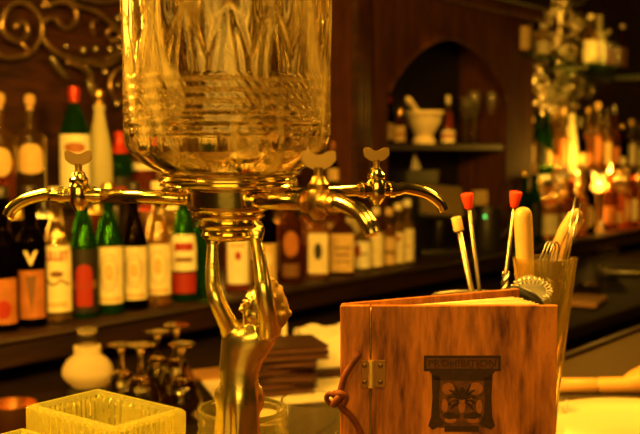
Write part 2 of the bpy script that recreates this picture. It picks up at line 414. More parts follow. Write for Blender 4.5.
# arched cabinet
cab = thing('arched_cabinet', 'dark mahogany cabinet with an arched niche holding mortar and glasses', 'cabinet')
YF = 2.20
zn = P(447, 144, y=YF).z                               # niche shelf height
xa, xb = X(388, YF, 1.5), X(506, YF, 1.5)
zspr = P(388, 92, y=YF).z
zapex = P(447, 37, y=YF).z
xm = (xa + xb) / 2 + 0.02
ZTOPC = 2.55
bm = box((xL, YF, Z_SHELF), (xa, Y_WALL, ZTOPC), 0.004); obj('side_post', bm, PILLARWOOD, cab)
bm = box((xb, YF, Z_SHELF), (xR, Y_WALL, ZTOPC), 0.004); obj('side_post', bm, PILLARWOOD, cab)
arch = []
for k in range(25):
    t = k / 24; x = xa + (xb - xa) * t; u = (t - 0.5) * 2
    zz = zspr + (zapex - zspr) * (1 - abs(u) ** 1.8) ** 0.85
    arch.append((x, zz))
poly = [(xa, ZTOPC)] + arch + [(xb, ZTOPC)]
bm = bmesh.new()
for (a, b) in zip(arch, arch[1:]):
    v = [bm.verts.new((a[0], YF, a[1])), bm.verts.new((b[0], YF, b[1])), bm.verts.new((b[0], YF, ZTOPC)), bm.verts.new((a[0], YF, ZTOPC))]
    u = [bm.verts.new((a[0], YF + 0.03, a[1])), bm.verts.new((b[0], YF + 0.03, b[1])), bm.verts.new((b[0], YF + 0.03, ZTOPC)), bm.verts.new((a[0], YF + 0.03, ZTOPC))]
    bm.faces.new(v); bm.faces.new(u[::-1]); bm.faces.new((v[0], u[0], u[1], v[1])); bm.faces.new((v[3], v[2], u[2], u[3]))
bmesh.ops.remove_doubles(bm, verts=bm.verts, dist=1e-5)
obj('arch_header', bm, PILLARWOOD, cab)
obj('arch_trim', tube([(a[0], YF - 0.002, a[1]) for a in arch], 0.008, 8), PILLARWOOD, cab, True)
obj('niche_shelf', box((xa, YF + 0.005, zn - 0.025), (xb, Y_WALL, zn), 0.003), SHELFWOOD, cab)
obj('shade_back_panel', box((xa, Y_WALL - 0.012, zn), (xb, Y_WALL, ZTOPC)), BLACK, cab)  # near-black back: the shade of the niche put into its colour
obj('shade_back_panel', box((xa, Y_WALL - 0.012, Z_SHELF), (xb, Y_WALL, zn - .026)), BLACK, cab)  # black sheet added in place of the shade below the niche
zc0 = P(450, 2, y=YF - 0.03).z
obj('cornice', box((xL - 0.03, YF - 0.045, zc0), (xR + 0.02, YF, zc0 + 0.05), 0.012, 3), PILLARWOOD, cab)
obj('cornice', box((xL - 0.05, YF - 0.07, zc0 + 0.05), (xR + 0.04, YF, zc0 + 0.12), 0.012, 3), SHELFWOOD, cab)
# fluted pilaster beside the cabinet
px0, px1 = X(331, YF - 0.03, 1.6), X(360, YF - 0.03, 1.6)
pil = []
bm = bmesh.new()
box((xL, YF - 0.022, Z_SHELF), (xL + 0.10, YF, zc0), 0.003, bm=bm)
obj('pilaster', bm, BACKWOOD, cab)
for k in range(3):
    obj('reed', tube([(xL + 0.025 + k * 0.025, YF - 0.022, Z_SHELF + 0.1), (xL + 0.025 + k * 0.025, YF - 0.022, zc0 - 0.02)], 0.008, 8), BACKWOOD, cab, True)

# bar counter
bar = thing('bar_counter', 'dark wood bar counter in front, under the fountain and the menu', 'counter')
obj('countertop', box((-1.2, -0.25, Z_BAR - 0.05), (7.0, 0.847, Z_BAR), 0.005), BARWOOD, bar)
obj('counter_front', box((-1.2, -0.05, 0.0), (7.0, 0.80, Z_BAR - 0.05)), SHELFWOOD, bar)
er = tag(obj('edge_rail', box((-1.2, 0.826, Z_BAR + .0002), (7.0, 0.848, Z_BAR + 0.012), 0.004), SHELFWOOD), 'thin wood rail along the far edge of the bar counter', 'rail')
# ribbed mat
m, nt, b = nodes_of('ribbed_rubber'); MATS['ribbed'] = m
tc = nt.nodes.new('ShaderNodeTexCoord')
b.inputs['Base Color'].default_value = (0.085, 0.052, 0.020, 1); b.inputs['Roughness'].default_value = 0.55
bm = bmesh.new()
box((0, 0, 0), (1.9, 0.30, 0.004), 0.001, bm=bm)
for k in range(145):
    x = 0.006 + k * 0.013
    box((x, 0.004, 0.003), (x + 0.0055, 0.296, 0.0085), bm=bm)
mat_o = tag(obj('bar_mat', bm, m), 'ribbed grey rubber bar mat along the far edge of the counter', 'mat')
mat_o.location = (1.12, 0.522, Z_BAR)
ZM = Z_BAR + 0.0087

# ------------------------------------------------------------------ BOTTLES
STY = {   # (r fraction, z fraction) of the outer outline above the base, neck radius in metres appended later
    'wine':   [(0.92, 0), (1, .015), (1, .60), (.97, .645), (.80, .70), (.50, .745), ('n', .78), ('n', .93), ('l', .935), ('l', .975), ('n', .98), ('n', 1)],
    'slope':  [(0.92, 0), (1, .015), (1, .52), (.95, .58), (.78, .67), (.58, .76), ('n', .84), ('n', .93), ('l', .935), ('l', .975), ('n', .98), ('n', 1)],
    'spirit': [(0.94, 0), (1, .012), (1, .66), (.96, .70), (.72, .745), (.46, .77), ('n', .80), ('n', .90), ('l', .905), ('l', .96), ('n', .965), ('n', 1)],
    'jug':    [(0.92, 0), (1, .02), (1, .58), (.93, .66), (.70, .73), (.46, .77), ('n', .80), ('n', .92), ('l', .925), ('l', .97), ('n', .975), ('n', 1)],
    'taper':  [(0.92, 0), (1, .015), (.98, .35), (.88, .52), (.66, .70), (.50, .82), ('n', .90), ('n', .95), ('l', .955), ('l', .98), ('n', .985), ('n', 1)],
    'champ':  [(0.90, 0), (1, .02), (1, .45), (.93, .54), (.70, .68), (.48, .80), ('n', .88), ('n', .95), ('l', .955), ('l', .98), ('n', .985), ('n', 1)],
}
def outline(style, r, h, n):
    out = []
    for a, z in STY[style]:
        rr = n if a == 'n' else n * 1.18 if a == 'l' else a * r
        out.append((max(rr, n) if a not in ('n', 'l') else rr, z * h))
    body = spline([(p[0], p[1]) for p in out[1:8]], 4)
    pts = [out[0]] + [(p[0], p[1]) for p in body] + out[8:]
    return pts
def rad_at(pts, z):
    for (r0, z0), (r1, z1) in zip(pts, pts[1:]):
        if z0 <= z <= z1 and z1 > z0: return r0 + (r1 - r0) * (z - z0) / (z1 - z0)
    return pts[-1][0]
def sqf(e):
    if not e: return None
    def f(th, r, z):
        c, s = abs(math.cos(th)), abs(math.sin(th))
        k = (c ** e + s ** e) ** (-1 / e)
        return r * (1 + (k - 1) * 1.0)
    return f
def patch(pts, z0, z1, half, off=0.0007, sq=None, shape=None, center=0.0, nth=20, nz=10):
    """label wrapped on the bottle; shape(u in -1..1) -> (zlo, zhi) fractions"""
    bm = bmesh.new(); grid = []
    f = sqf(sq)
    for layer in (0, 1):
        rows = []
        for j in range(nz + 1):
            row = []
            for i in range(nth + 1):
                u = -1 + 2 * i / nth
                lo, hi = (0, 1) if shape is None else shape(u)
                t = lo + (hi - lo) * j / nz; z = z0 + (z1 - z0) * t
                th = -PI / 2 + center + half * u
                r = rad_at(pts, z)
                if f: r = f(th, r, z)
                r += off + (0.0005 if layer else -0.0004)
                row.append(bm.verts.new((r * math.cos(th), r * math.sin(th), z)))
            rows.append(row)
        grid.append(rows)
    for layer, rows in enumerate(grid):
        for j in range(nz):
            for i in range(nth):
                bm.faces.new((rows[j][i], rows[j][i + 1], rows[j + 1][i + 1], rows[j + 1][i]))
    a, b = grid
    for i in range(nth):
        bm.faces.new((a[0][i], a[0][i + 1], b[0][i + 1], b[0][i])); bm.faces.new((a[nz][i], a[nz][i + 1], b[nz][i + 1], b[nz][i]))
    for j in range(nz):
        bm.faces.new((a[j][0], a[j + 1][0], b[j + 1][0], b[j][0])); bm.faces.new((a[j][nth], a[j + 1][nth], b[j + 1][nth], b[j][nth]))
    bmesh.ops.remove_doubles(bm, verts=bm.verts, dist=1e-7)
    return bm
OVAL = lambda u: (0.5 - 0.5 * math.sqrt(max(0.0004, 1 - u * u)), 0.5 + 0.5 * math.sqrt(max(0.0004, 1 - u * u)))
def toplow(u): return (0, 0.82 + 0.18 * (1 - u * u) ** 0.5 if abs(u) < 1 else 0.82)
def wrap_text(body, size, r, z, mat, parent, name='lettering', spacing=1.0, squash=1.0):
    me = text_mesh(body, size, 0.0003, spacing, 0.035)
    for v in me.vertices:
        u, h, e = v.co
        th = -PI / 2 + u * squash / r; rr = r + 0.0016 + e
        v.co = (rr * math.cos(th), rr * math.sin(th), z + h)
    return link(name, me, mat, parent, False)
def bottle(label, px, y, z, h=0.30, r=0.037, style='wine', gl=None, liq=None, fill=0.6, n=0.0145, sq=None, marks=(), cap=None, group=None,
           x=None, seg=32, turn=0.0, cat='bottle', name='liquor_bottle', simple=False, rotate=None):
    x = X(px, y, z + h * 0.35) if x is None else x
    rot = math.atan2(-y, -x) + PI / 2 + turn if rotate is None else rotate
    t = thing(name, label, cat, (x, y, z), rot, group)
    pts = outline(style, r, h, n)
    gl = gl or CLEARB
    rf = sqf(sq)
    if liq is None:                                     # dark glass: full to the neck, drawn as one body
        bm = lathe([(0, 0)] + pts + [(0, pts[-1][1])], seg, rf)
        obj('glass_body', bm, gl, t, True, sharp=50)
    else:
        wall = 0.0028
        inner = [(max(rr - wall, 0.004), zz) for rr, zz in pts[1:]]
        inner[0] = (inner[0][0], 0.006)
        bm = lathe([(0, 0)] + pts + [(inner[-1][0], pts[-1][1])] + inner[::-1][1:] + [(0, 0.006)], seg, rf)
        obj('glass_body', bm, gl, t, True, sharp=50)
        zt = fill * h
        lp = [(max(rr - 0.0004, 0.003), zz) for rr, zz in inner if zz < zt]
        lp[0] = (lp[0][0], 0.0066)
        lp.append((max(rad_at(inner, zt) - 0.0004, 0.003), zt))
        bm = lathe([(0, 0.0066)] + lp + [(0, zt)], seg, rf)
        obj('liquid', bm, liq, t, True, sharp=50)
    for mk in marks:
        kind = mk[0]
        if kind == 'label':                            # ('label', mat, z0, z1, half, shape)
            bm = patch(pts, mk[2] * h, mk[3] * h, mk[4], sq=sq, shape=mk[5] if len(mk) > 5 else None)
            lb = obj('label', bm, mk[1], t, True, sharp=60)
        elif kind == 'print':                          # a printed field on the last label
            bm = patch(pts, mk[2] * h, mk[3] * h, mk[4], off=0.0016, sq=sq, shape=mk[5] if len(mk) > 5 else None, center=mk[6] if len(mk) > 6 else 0, nth=10, nz=6)
            obj('printed_mark', bm, mk[1], lb, True, sharp=60)
        elif kind == 'ring':                           # printed oval ring
            z0, z1, half = mk[2] * h, mk[3] * h, mk[4]
            zc, hz = (z0 + z1) / 2, (z1 - z0) / 2; rr = rad_at(pts, zc)
            pp = []
            for k in range(28):
                a = 2 * PI * k / 28; th = -PI / 2 + half * math.cos(a); q = rr
                if rf: q = rf(th, rr, zc)
                pp.append(((q + 0.0014) * math.cos(th), (q + 0.0014) * math.sin(th), zc + hz * math.sin(a)))
            obj('printed_ring', tube(pp, 0.0009, 6, closed=True), mk[1], lb, True)
        elif kind == 'text':
            wrap_text(mk[2], mk[3], r, mk[4] * h, mk[1], lb, squash=mk[5] if len(mk) > 5 else 1)
        elif kind == 'foil':                           # ('foil', mat, z0)
            zz = mk[2] * h
            fp = [(rad_at(pts, zz) + 0.0009, zz)] + [(rr + 0.0009, q) for rr, q in pts if q > zz + 0.002]
            bm = lathe(fp + [(fp[-1][0], h + 0.002), (0, h + 0.002)], seg, cap=False)
            obj('foil', bm, mk[1], t, True, sharp=50)
    if cap:
        k, cm = cap
        z0 = h + 0.0002
        if k == 'cork':
            bm = lathe([(0, z0), (n * 0.75, z0), (n * .8, z0 + .012), (n * 1.15, z0 + .016), (n * 1.3, z0 + .026), (n * 1.15, z0 + .038), (n * .6, z0 + .044), (0, z0 + .045)], 20)
        elif k == 'screw':
            bm = lathe([(0, z0), (n * 1.2, z0), (n * 1.22, z0 + .022), (n * 1.1, z0 + .025), (0, z0 + .025)], 20)
        elif k == 'tall':
            bm = lathe([(0, z0), (n * 1.2, z0), (n * 1.25, z0 + .034), (n * 1.1, z0 + .038), (0, z0 + .038)], 20)
        elif k == 'pour':
            bm = lathe([(0, z0), (n * 1.1, z0), (n * 1.0, z0 + .012), (n * .35, z0 + .02), (n * .28, z0 + .05), (0, z0 + .05)], 16)
        obj('stopper' if k == 'cork' else 'pourer' if k == 'pour' else 'cap', bm, cm, t, True, sharp=40)
    return t
GL_ROW = 'bottles on the lower shelf before the cabinet'
GU_ROW = 'bottles on the upper shelf before the cabinet'
# lower shelf, front row, walking to the right
def low(label, px, **k): return bottle(label, px, k.pop('y', Y_LOW), Z_SHELF, group=GL_ROW, **k)
low('near-black bottle with a rust label, first of the lower row beside another like it', 3, h=.31, r=.035, gl=DARKG, style='wine', cap=('screw', DCAP),
    marks=[('label', ORANGE, .06, .40, 1.0), ('print', RED, .10, .24, .5, OVAL)])
low('near-black bottle with an orange label and pale V mark, beside the pale aperitif bottle', 31, h=.31, r=.036, gl=DARKG, style='wine', cap=('screw', DCAP),
    marks=[('label', ORANGE, .07, .44, 1.05), ('print', BROWN, .12, .40, .35, lambda u: (0.0 + abs(u), 1.0)), ('text', CREAM, 'V', .045, .53)])
low('clear aperitif bottle with a tall cream label lettered LILLET', 57, h=.305, r=.037, gl=CLEARB, liq=YELL, fill=.7, style='slope', cap=('screw', WCAP),
    marks=[('label', CREAM, .09, .62, 1.15), ('text', RED, 'LILLET', .030, .535, .66), ('print', BROWN, .30, .36, .8, lambda u: (.3 + .3 * math.sin(u * 5), .62 + .3 * math.sin(u * 5))), ('print', BROWN, .37, .42, .42, OVAL), ('print', TAN, .13, .17, .6)])
low('dark green bottle with a red arched label on black', 84, h=.31, r=.037, gl=GREENG, liq=DARKL, fill=.62, style='slope', cap=('screw', DCAP),
    marks=[('label', BLACK, .05, .56, 1.2), ('print', RED, .10, .44, .55, toplow), ('print', BROWN, .24, .31, .9)])
low('green vermouth bottle with a cream crest label, beside a black-brown one with the same crest', 109, h=.31, r=.038, gl=GREENG, liq=YELL, fill=.70, style='slope', cap=('screw', GCAP),
    marks=[('label', CREAM, .09, .56, 1.15), ('ring', BROWN, .20, .50, .62), ('ring', BROWN, .24, .46, .48), ('print', TAN, .28, .42, .3, OVAL), ('print', TAN, .11, .145, .8)])
low('black-brown vermouth bottle with a cream crest label, between the green one and the clear one', 134, h=.31, r=.036, gl=DARKG, style='slope', cap=('screw', DCAP),
    marks=[('label', CREAM, .09, .54, 1.15), ('ring', BROWN, .20, .48, .62), ('ring', BROWN, .24, .44, .48), ('print', TAN, .28, .40, .3, OVAL), ('print', TAN, .11, .145, .8)])
low('clear vermouth bottle with a pale crest label, beside the white-and-red labelled green bottle', 158, h=.31, r=.037, gl=CLEARB, liq=YELL, fill=.80, style='slope', cap=('screw', WCAP),
    marks=[('label', CREAM, .10, .54, 1.15), ('ring', BROWN, .20, .48, .62), ('print', TAN, .28, .42, .3, OVAL), ('print', TAN, .12, .155, .8)])
low('bright green bottle with a white label above a red one', 184, h=.31, r=.038, gl=GREENG, liq=YELL, fill=.6, style='champ', cap=('screw', DCAP),
    marks=[('label', RED, .08, .26, .95), ('label', WHITE, .28, .60, 1.05), ('print', RED, .46, .53, .7), ('print', BROWN, .36, .40, .6)])
low('plain green bottle in the gap between white-and-red label and the figure', 206, h=.29, r=.034, gl=GREENG, style='wine', cap=('screw', DCAP), marks=[])
low('red-orange liqueur bottle with a white label and a small red dot', 238, h=.27, r=.040, gl=CLEARB, liq=REDL, fill=.62, style='spirit', cap=('screw', GCAP),
    marks=[('label', WHITE, .10, .60, .85), ('print', RED, .36, .46, .22, OVAL), ('print', TAN, .50, .54, .5)])
low('dark bottle with a tan label and pale oval, behind the raised arm of the figure', 266, h=.27, r=.036, gl=DARKG, style='spirit', cap=('screw', DCAP),
    marks=[('label', TAN, .08, .50, 1.0), ('print', CREAM, .25, .40, .5, OVAL)])
low('reddish brown rum bottle with an oval amber label', 291, h=.285, r=.036, gl=BROWNG, style='wine', cap=('cork', CORK),
    marks=[('label', ORANGE, .30, .58, .7, OVAL), ('label', BROWN, .08, .22, .8)])
low('amber bottle whose cream label bears a black oval', 318, h=.25, r=.037, gl=CLEARB, liq=AMBL, fill=.72, style='jug', sq=6, cap=('screw', GCAP),
    marks=[('label', CREAM, .08, .60, .72), ('print', BLACK, .26, .48, .33, OVAL)])
low('squat square bottle with a wide tan label and short neck', 342, h=.225, r=.043, gl=BROWNG, style='jug', sq=8, cap=('screw', WCAP),
    marks=[('label', TAN, .06, .62, .74), ('print', BROWN, .40, .43, .55), ('print', BROWN, .30, .33, .5), ('print', BROWN, .20, .22, .5)])
low('small white-capped bottle with a red patch on a pale label', 362, h=.175, r=.031, gl=CLEARB, liq=YELL, fill=.75, style='jug', n=.011, cap=('screw', WCAP),
    marks=[('label', WHITE, .08, .60, 1.1), ('print', RED, .28, .55, .3, OVAL, -.45), ('print', BROWN, .34, .37, .6)])
low('small pale yellow bottle, all cream label, next to the red-patched one', 376, h=.19, r=.027, gl=CLEARB, liq=YELL, fill=.8, style='jug', n=.011, cap=('screw', CREAM),
    marks=[('label', CREAM, .06, .66, 1.3)])
low('small tan-labelled bottle with a brown band, middle of the three last small bottles', 389, h=.185, r=.026, gl=CLEARB, liq=AMBL, fill=.8, style='jug', n=.011, cap=('screw', TAN),
    marks=[('label', TAN, .06, .58, 1.2), ('print', BROWN, .26, .32, .9)])
low('small cream bottle with a brown shoulder seal, one before the last of the row', 398, h=.20, r=.025, gl=CLEARB, liq=YELL, fill=.8, style='jug', n=.012, cap=('screw', CREAM),
    marks=[('label', CREAM, .06, .60, 1.2), ('print', ORANGE, .44, .54, .4, OVAL)])
low('small cream bottle with a white cap, last of the lower row before the cabinet', 407, h=.21, r=.027, gl=CLEARB, liq=YELL, fill=.85, style='jug', n=.012, cap=('screw', WHITE),
    marks=[('label', CREAM, .06, .62, 1.2), ('print', TAN, .30, .34, .8)])
# lower shelf, second row
def mid(label, px, **k): return low(label, px, y=Y_MID, **k)
mid('dark bottle in the second row behind the first two near-black bottles', 18, h=.25, r=.034, gl=DARKG, style='spirit', cap=('screw', GCAP), marks=[('label', TAN, .1, .4, 1)])
mid('dark bottle in the second row behind the pale aperitif bottle', 45, h=.25, r=.034, gl=DARKG, style='spirit', cap=('pour', STEEL), marks=[('label', CREAM, .1, .4, 1)])
mid('brown bottle in the second row behind the green crest bottle', 97, h=.25, r=.034, gl=BROWNG, style='spirit', cap=('screw', GCAP), marks=[('label', TAN, .1, .4, 1)])
mid('red bottle in the second row between black-brown and clear vermouth', 146, h=.25, r=.034, gl=CLEARB, liq=REDL, fill=.8, style='spirit', cap=('screw', RED), marks=[('label', ORANGE, .1, .5, 1)])
mid('pale bottle in the second row behind the clear vermouth', 172, h=.25, r=.034, gl=CLEARB, liq=YELL, fill=.8, style='spirit', cap=('screw', WCAP), marks=[('label', CREAM, .1, .6, 1)])
mid('amber bottle in the second row behind the red dot liqueur', 252, h=.255, r=.036, gl=CLEARB, liq=AMBL, fill=.75, style='spirit', cap=('screw', GCAP), marks=[('label', CREAM, .3, .7, .8)])
mid('amber bottle in the second row between the tan oval and the rum', 279, h=.25, r=.034, gl=CLEARB, liq=AMBL, fill=.75, style='spirit', cap=('screw', GCAP), marks=[('label', TAN, .1, .5, .8)])
mid('orange-red liqueur bottle in the second row behind the black oval label', 304, h=.255, r=.040, gl=CLEARB, liq=REDL, fill=.78, style='jug', cap=('screw', GCAP), marks=[('label', ORANGE, .4, .6, .5, OVAL)])
mid('tall tan bottle in the second row behind the squat square one', 334, h=.255, r=.030, gl=CLEARB, liq=AMBL, fill=.85, style='spirit', cap=('screw', TAN), marks=[('label', TAN, .1, .64, 1.2)])
mid('bottle with a long cream label in the second row behind the red-patched small one', 352, h=.255, r=.032, gl=DARKG, style='spirit', cap=('screw', DCAP), marks=[('label', CREAM, .40, .70, 1.1)])
# upper shelf
def upb(label, px, **k): return bottle(label, px, Y_UP, Z_UP, group=GU_ROW, **k)
upb('clear brandy bottle with round cork and red liquor, first on the upper shelf', 1, h=.235, r=.040, gl=CLEARB, liq=REDL, fill=.45, style='spirit', n=.012, cap=('cork', CORK),
    marks=[('label', TAN, .26, .58, .75, OVAL)])
upb('clear brandy bottle with round cork over nearly black liquor', 31, h=.235, r=.041, gl=CLEARB, liq=DARKL, fill=.36, style='spirit', n=.012, cap=('cork', CORK),
    marks=[('label', TAN, .28, .62, .85, lambda u: (0.12 * abs(u) ** 2, 1 - .3 * abs(u) ** 3))])
upb('tall green bottle with red foil neck and wide white label', 75, h=.302, r=.043, gl=GREENG, liq=YELL, fill=.4, style='slope', cap=None,
    marks=[('foil', REDFOIL, .865), ('label', WHITE, .06, .57, 1.2), ('print', ORANGE, .40, .50, .7, OVAL)])
upb('milky tapered bottle with a bronze stopper, between two green bottles', 100, h=.258, r=.036, gl=FROST, style='taper', cap=('cork', GOLDDULL), marks=[])
upb('green bottle with a bright red foil capsule and black label', 120, h=.180, r=.036, gl=GREENG, liq=YELL, fill=.35, style='champ', cap=None,
    marks=[('foil', REDFOIL, .66), ('label', BLACK, .02, .28, 1.2), ('print', RED, .05, .12, .9)])
upb('short bottle of bright red liqueur with a white shoulder, beside the glass bowl', 145, h=.15, r=.042, gl=CLEARB, liq=REDL, fill=.45, style='jug', cap=('screw', WCAP),
    marks=[('label', WHITE, .46, .60, 1.1)])
for px, h, gl, lq, lab, nm in ((172, .27, CLEARB, AMBL, CREAM, 'amber bottle with cream label on the upper shelf, behind the edge of the bowl'),
                              (204, .30, GREENG, YELL, WHITE, 'green bottle with white label on the upper shelf, seen through the bowl'),
                              (236, .28, CLEARB, AMBL, TAN, 'amber bottle with tan label on the upper shelf, seen through the bowl'),
                              (264, .29, CLEARB, YELL, CREAM, 'pale gold bottle on the upper shelf, seen through the bowl'),
                              (290, .30, BROWNG, None, TAN, 'brown bottle on the upper shelf behind the bowl, toward the cabinet')):
    upb(nm, px, h=h, r=.038, gl=gl, liq=lq, fill=.6, style='spirit', cap=('cork', CORK), marks=[('label', lab, .15, .55, 1.0)])
upb('dark bottle with orange cork, last on the upper shelf before the cabinet', 334, h=.115, r=.026, gl=DARKG, style='jug', n=.010, cap=('cork', ORANGE), marks=[('label', TAN, .1, .5, 1.0)])
# bottles past the cabinet ------------------------------------------------
GR1, GR2, GR3 = 'bottles on the lower shelf past the cabinet', 'bottles on the upper shelf past the cabinet', 'bottles on the glass shelves'
ORD = ['first', 'second', 'third', 'fourth', 'fifth', 'sixth', 'seventh', 'eighth', 'ninth', 'tenth', 'eleventh', 'twelfth', 'thirteenth', 'fourteenth', 'fifteenth', 'sixteenth']
KIND = {  # colour word -> glass, liquid
    'amber': (CLEARB, AMBL), 'red': (CLEARB, REDL), 'green': (GREENG, YELL), 'pale gold': (CLEARB, YELL), 'brown': (BROWNG, None), 'black': (DARKG, None), 'milky': (FROST, None)}
LABW = {'cream': CREAM, 'white': WHITE, 'tan': TAN, 'orange': ORANGE, 'red': RED, 'brown': BROWN, 'black': BLACK}
def row(spec, y, z, group, where, h0):
    for i, (px, kind, lab, h, r, sty) in enumerate(spec):
        gl, lq = KIND[kind]
        x = X(px, y, z + .1)
        bottle('%s bottle with %s label, %s past the cabinet, %s' % (kind, lab, ORD[i], where), px, y, z, h=h * h0, r=r, style=sty, gl=gl, liq=lq, fill=.62,
               cap=('cork', CORK) if i % 4 == 1 else ('pour', STEEL) if i % 4 == 3 else ('screw', [GCAP, WCAP, DCAP, RED][i % 4]), group=group, seg=20,
               marks=[('label', LABW[lab], .12, .32 + .09 * ((i * 7) % 4), .6 + .12 * (i % 4), None if i % 3 else OVAL)])
row([(524, 'green', 'tan', 1, .036, 'wine'), (534, 'green', 'black', 1.02, .036, 'slope'), (548, 'pale gold', 'cream', .82, .060, 'jug'),
     (564, 'amber', 'cream', .95, .036, 'spirit'), (571, 'brown', 'cream', .9, .036, 'spirit'), (580, 'pale gold', 'orange', 1, .036, 'slope'),
     (588, 'black', 'tan', .95, .036, 'wine'), (610, 'brown', 'orange', 1, .036, 'wine'),
     (618, 'amber', 'tan', .95, .036, 'spirit'), (625, 'red', 'tan', .9, .036, 'spirit'), (632, 'brown', 'cream', 1, .036, 'wine'),
     (639, 'amber', 'orange', .9, .036, 'spirit'), (647, 'black', 'cream', .95, .036, 'wine')], Y_LOW, Z_SHELF, GR1, 'lower shelf front row', .30)
row([(538, 'amber', 'orange', 1, .036, 'spirit'), (553, 'red', 'cream', 1, .036, 'spirit'), (566, 'red', 'orange', 1, .036, 'spirit'),
     (576, 'amber', 'orange', 1, .036, 'spirit'), (593, 'amber', 'tan', 1, .036, 'jug'), (609, 'red', 'cream', 1, .036, 'spirit'),
     (625, 'amber', 'cream', 1, .036, 'spirit'), (641, 'brown', 'tan', 1, .036, 'spirit')], Y_MID, Z_SHELF, GR1, 'lower shelf back row', .255)
row([(522, 'amber', 'orange', .85, .034, 'spirit'), (530, 'amber', 'cream', .9, .034, 'wine'), (538, 'green', 'black', 1.1, .036, 'wine'),
     (546, 'green', 'tan', 1.15, .036, 'slope'), (554, 'amber', 'orange', 1.05, .036, 'slope'), (562, 'pale gold', 'orange', 1.1, .036, 'wine'),
     (571, 'milky', 'cream', 1.15, .036, 'taper'), (580, 'black', 'tan', .9, .034, 'spirit'), (588, 'amber', 'orange', 1.2, .036, 'spirit'),
     (597, 'amber', 'orange', 1.25, .042, 'spirit'), (606, 'amber', 'tan', 1.2, .038, 'spirit'), (614, 'brown', 'orange', 1.2, .036, 'wine'),
     (622, 'black', 'cream', .9, .036, 'spirit'), (631, 'red', 'cream', .95, .036, 'wine'), (639, 'amber', 'cream', .95, .036, 'spirit')], Y_UP, Z_UP, GR2, 'upper shelf', .27)
# glass shelves
for nm, a, b, lab in (('glass_shelf', 519.5, 553, 'short glass shelf beside the cabinet, its green edge showing'), ('glass_shelf', 583, 660, 'long glass shelf high past the silvery scrollwork')):
    xa_, xb_ = X(a, 2.2, Z_TOP), X(b, 2.2, Z_TOP)
    t = thing(nm, lab, 'shelf')
    obj('shelf_pane', box((xa_, 2.14, Z_TOP - .014), (xb_, Y_WALL, Z_TOP - .002), .002), glass('shelf_glass', (.75, 1, .8)), t)
    for q in (xa_ + .06, xb_ - .06):
        obj('bracket', box((q - .008, 2.2, Z_TOP - .03), (q + .008, Y_WALL, Z_TOP - .014), .002), STEELD, t)
for i, (px, y, kind, lab, h, r, lb) in enumerate((
        (524, 2.2, 'amber', 'tan', .22, .034, 'tall amber bottle with tan label on the short glass shelf beside the cabinet'),
        (534, 2.32, 'black', 'tan', .25, .032, 'black bottle on the short glass shelf, behind the tall amber one'),
        (543, 2.2, 'amber', 'cream', .13, .034, 'small cream-labelled bottle on the short glass shelf, next to the scrollwork'),
        (590, 2.3, 'pale gold', 'cream', .26, .04, 'pale bottle with wide cream label, first on the long glass shelf'),
        (599, 2.3, 'milky', 'white', .27, .035, 'milky bottle second on the long glass shelf'),
        (608, 2.3, 'red', 'red', .20, .036, 'red bottle in the middle of the long glass shelf'),
        (622, 2.3, 'brown', 'orange', .25, .03, 'brown bottle with orange label near the dark end of the long glass shelf'))):
    gl, lq = KIND[kind]
    bottle(lb, px, y, Z_TOP, h=h, r=r, style='spirit', gl=gl, liq=lq, fill=.6, cap=('screw', WCAP), seg=20, group=GR3, marks=[('label', LABW[lab], .08, .55, 1.1)])
def tumbler(label, loc, r, h, taper=.85, mat=CLEAR, group=None, cat='glass', name='tumbler', seg=28):
    bm = lathe([(0, 0), (r * taper, 0), (r * (taper + 1) / 2, h * .5), (r, h), (r - .0022, h), (r * (taper + 1) / 2 - .0024, h * .5), (r * taper - .003, .008), (0, .007)], seg)
    o = obj(name, bm, mat, None, True, sharp=50); o.location = loc
    return tag(o, label, cat, group)
for px, y, h, lb in ((604, 2.2, .10, 'clear tumbler on the long glass shelf in front of the red bottle'), (611, 2.2, .13, 'clear highball glass on the long glass shelf, beside the wide one'),
                     (618, 2.19, .11, 'wide clear glass near the end of the long glass shelf')):
    tumbler(lb, (X(px, 2.185, Z_TOP), 2.185, Z_TOP), .034, h, group='glasses on the long glass shelf')
# glowing lamp among the bottles
lp = P(599, 186, y=2.05)
t = thing('candle_lamp', 'small glowing globe lamp between bottles on the far lower shelf', 'lamp', (lp.x, 2.05, Z_SHELF))
hz = lp.z - Z_SHELF
obj('base', lathe([(0, 0), (.03, 0), (.03, .008), (.012, .018), (.009, hz * .55), (.02, hz - .034), (.022, hz - .028), (0, hz - .028)], 24), GOLDDULL, t, True, sharp=40)
obj('globe', ball((0, 0, hz), .023, sz=1.25), pbr('lit_globe', (1, .8, .4), .4, emit=(1, .42, .022), es=9), t, True)
for k in range(16):
    th = 2 * PI * k / 8; zz = hz + (.05 if k < 8 else -.005)
    obj('crystal', ball((.040 * math.cos(th + .4 * (k > 7)), .040 * math.sin(th + .4 * (k > 7)), zz), .0105, u=8, v=6, sz=1.3), CLEAR, t)
obj('crystal_ring', tube([(.040 * math.cos(2 * PI * k / 32), .040 * math.sin(2 * PI * k / 32), hz + .022) for k in range(32)], .003, 8, closed=True), GOLD, t, True)
for k in range(4):
    th = PI / 2 * k + .3
    obj('ring_arm', tube([(.02 * math.cos(th), .02 * math.sin(th), hz - .03), (.04 * math.cos(th), .04 * math.sin(th), hz - .01), (.040 * math.cos(th), .040 * math.sin(th), hz + .022)], .0022, 6), GOLD, t, True)
lamp('candle_glow', (lp.x, 2.05, lp.z + .075), 11.0, .03)

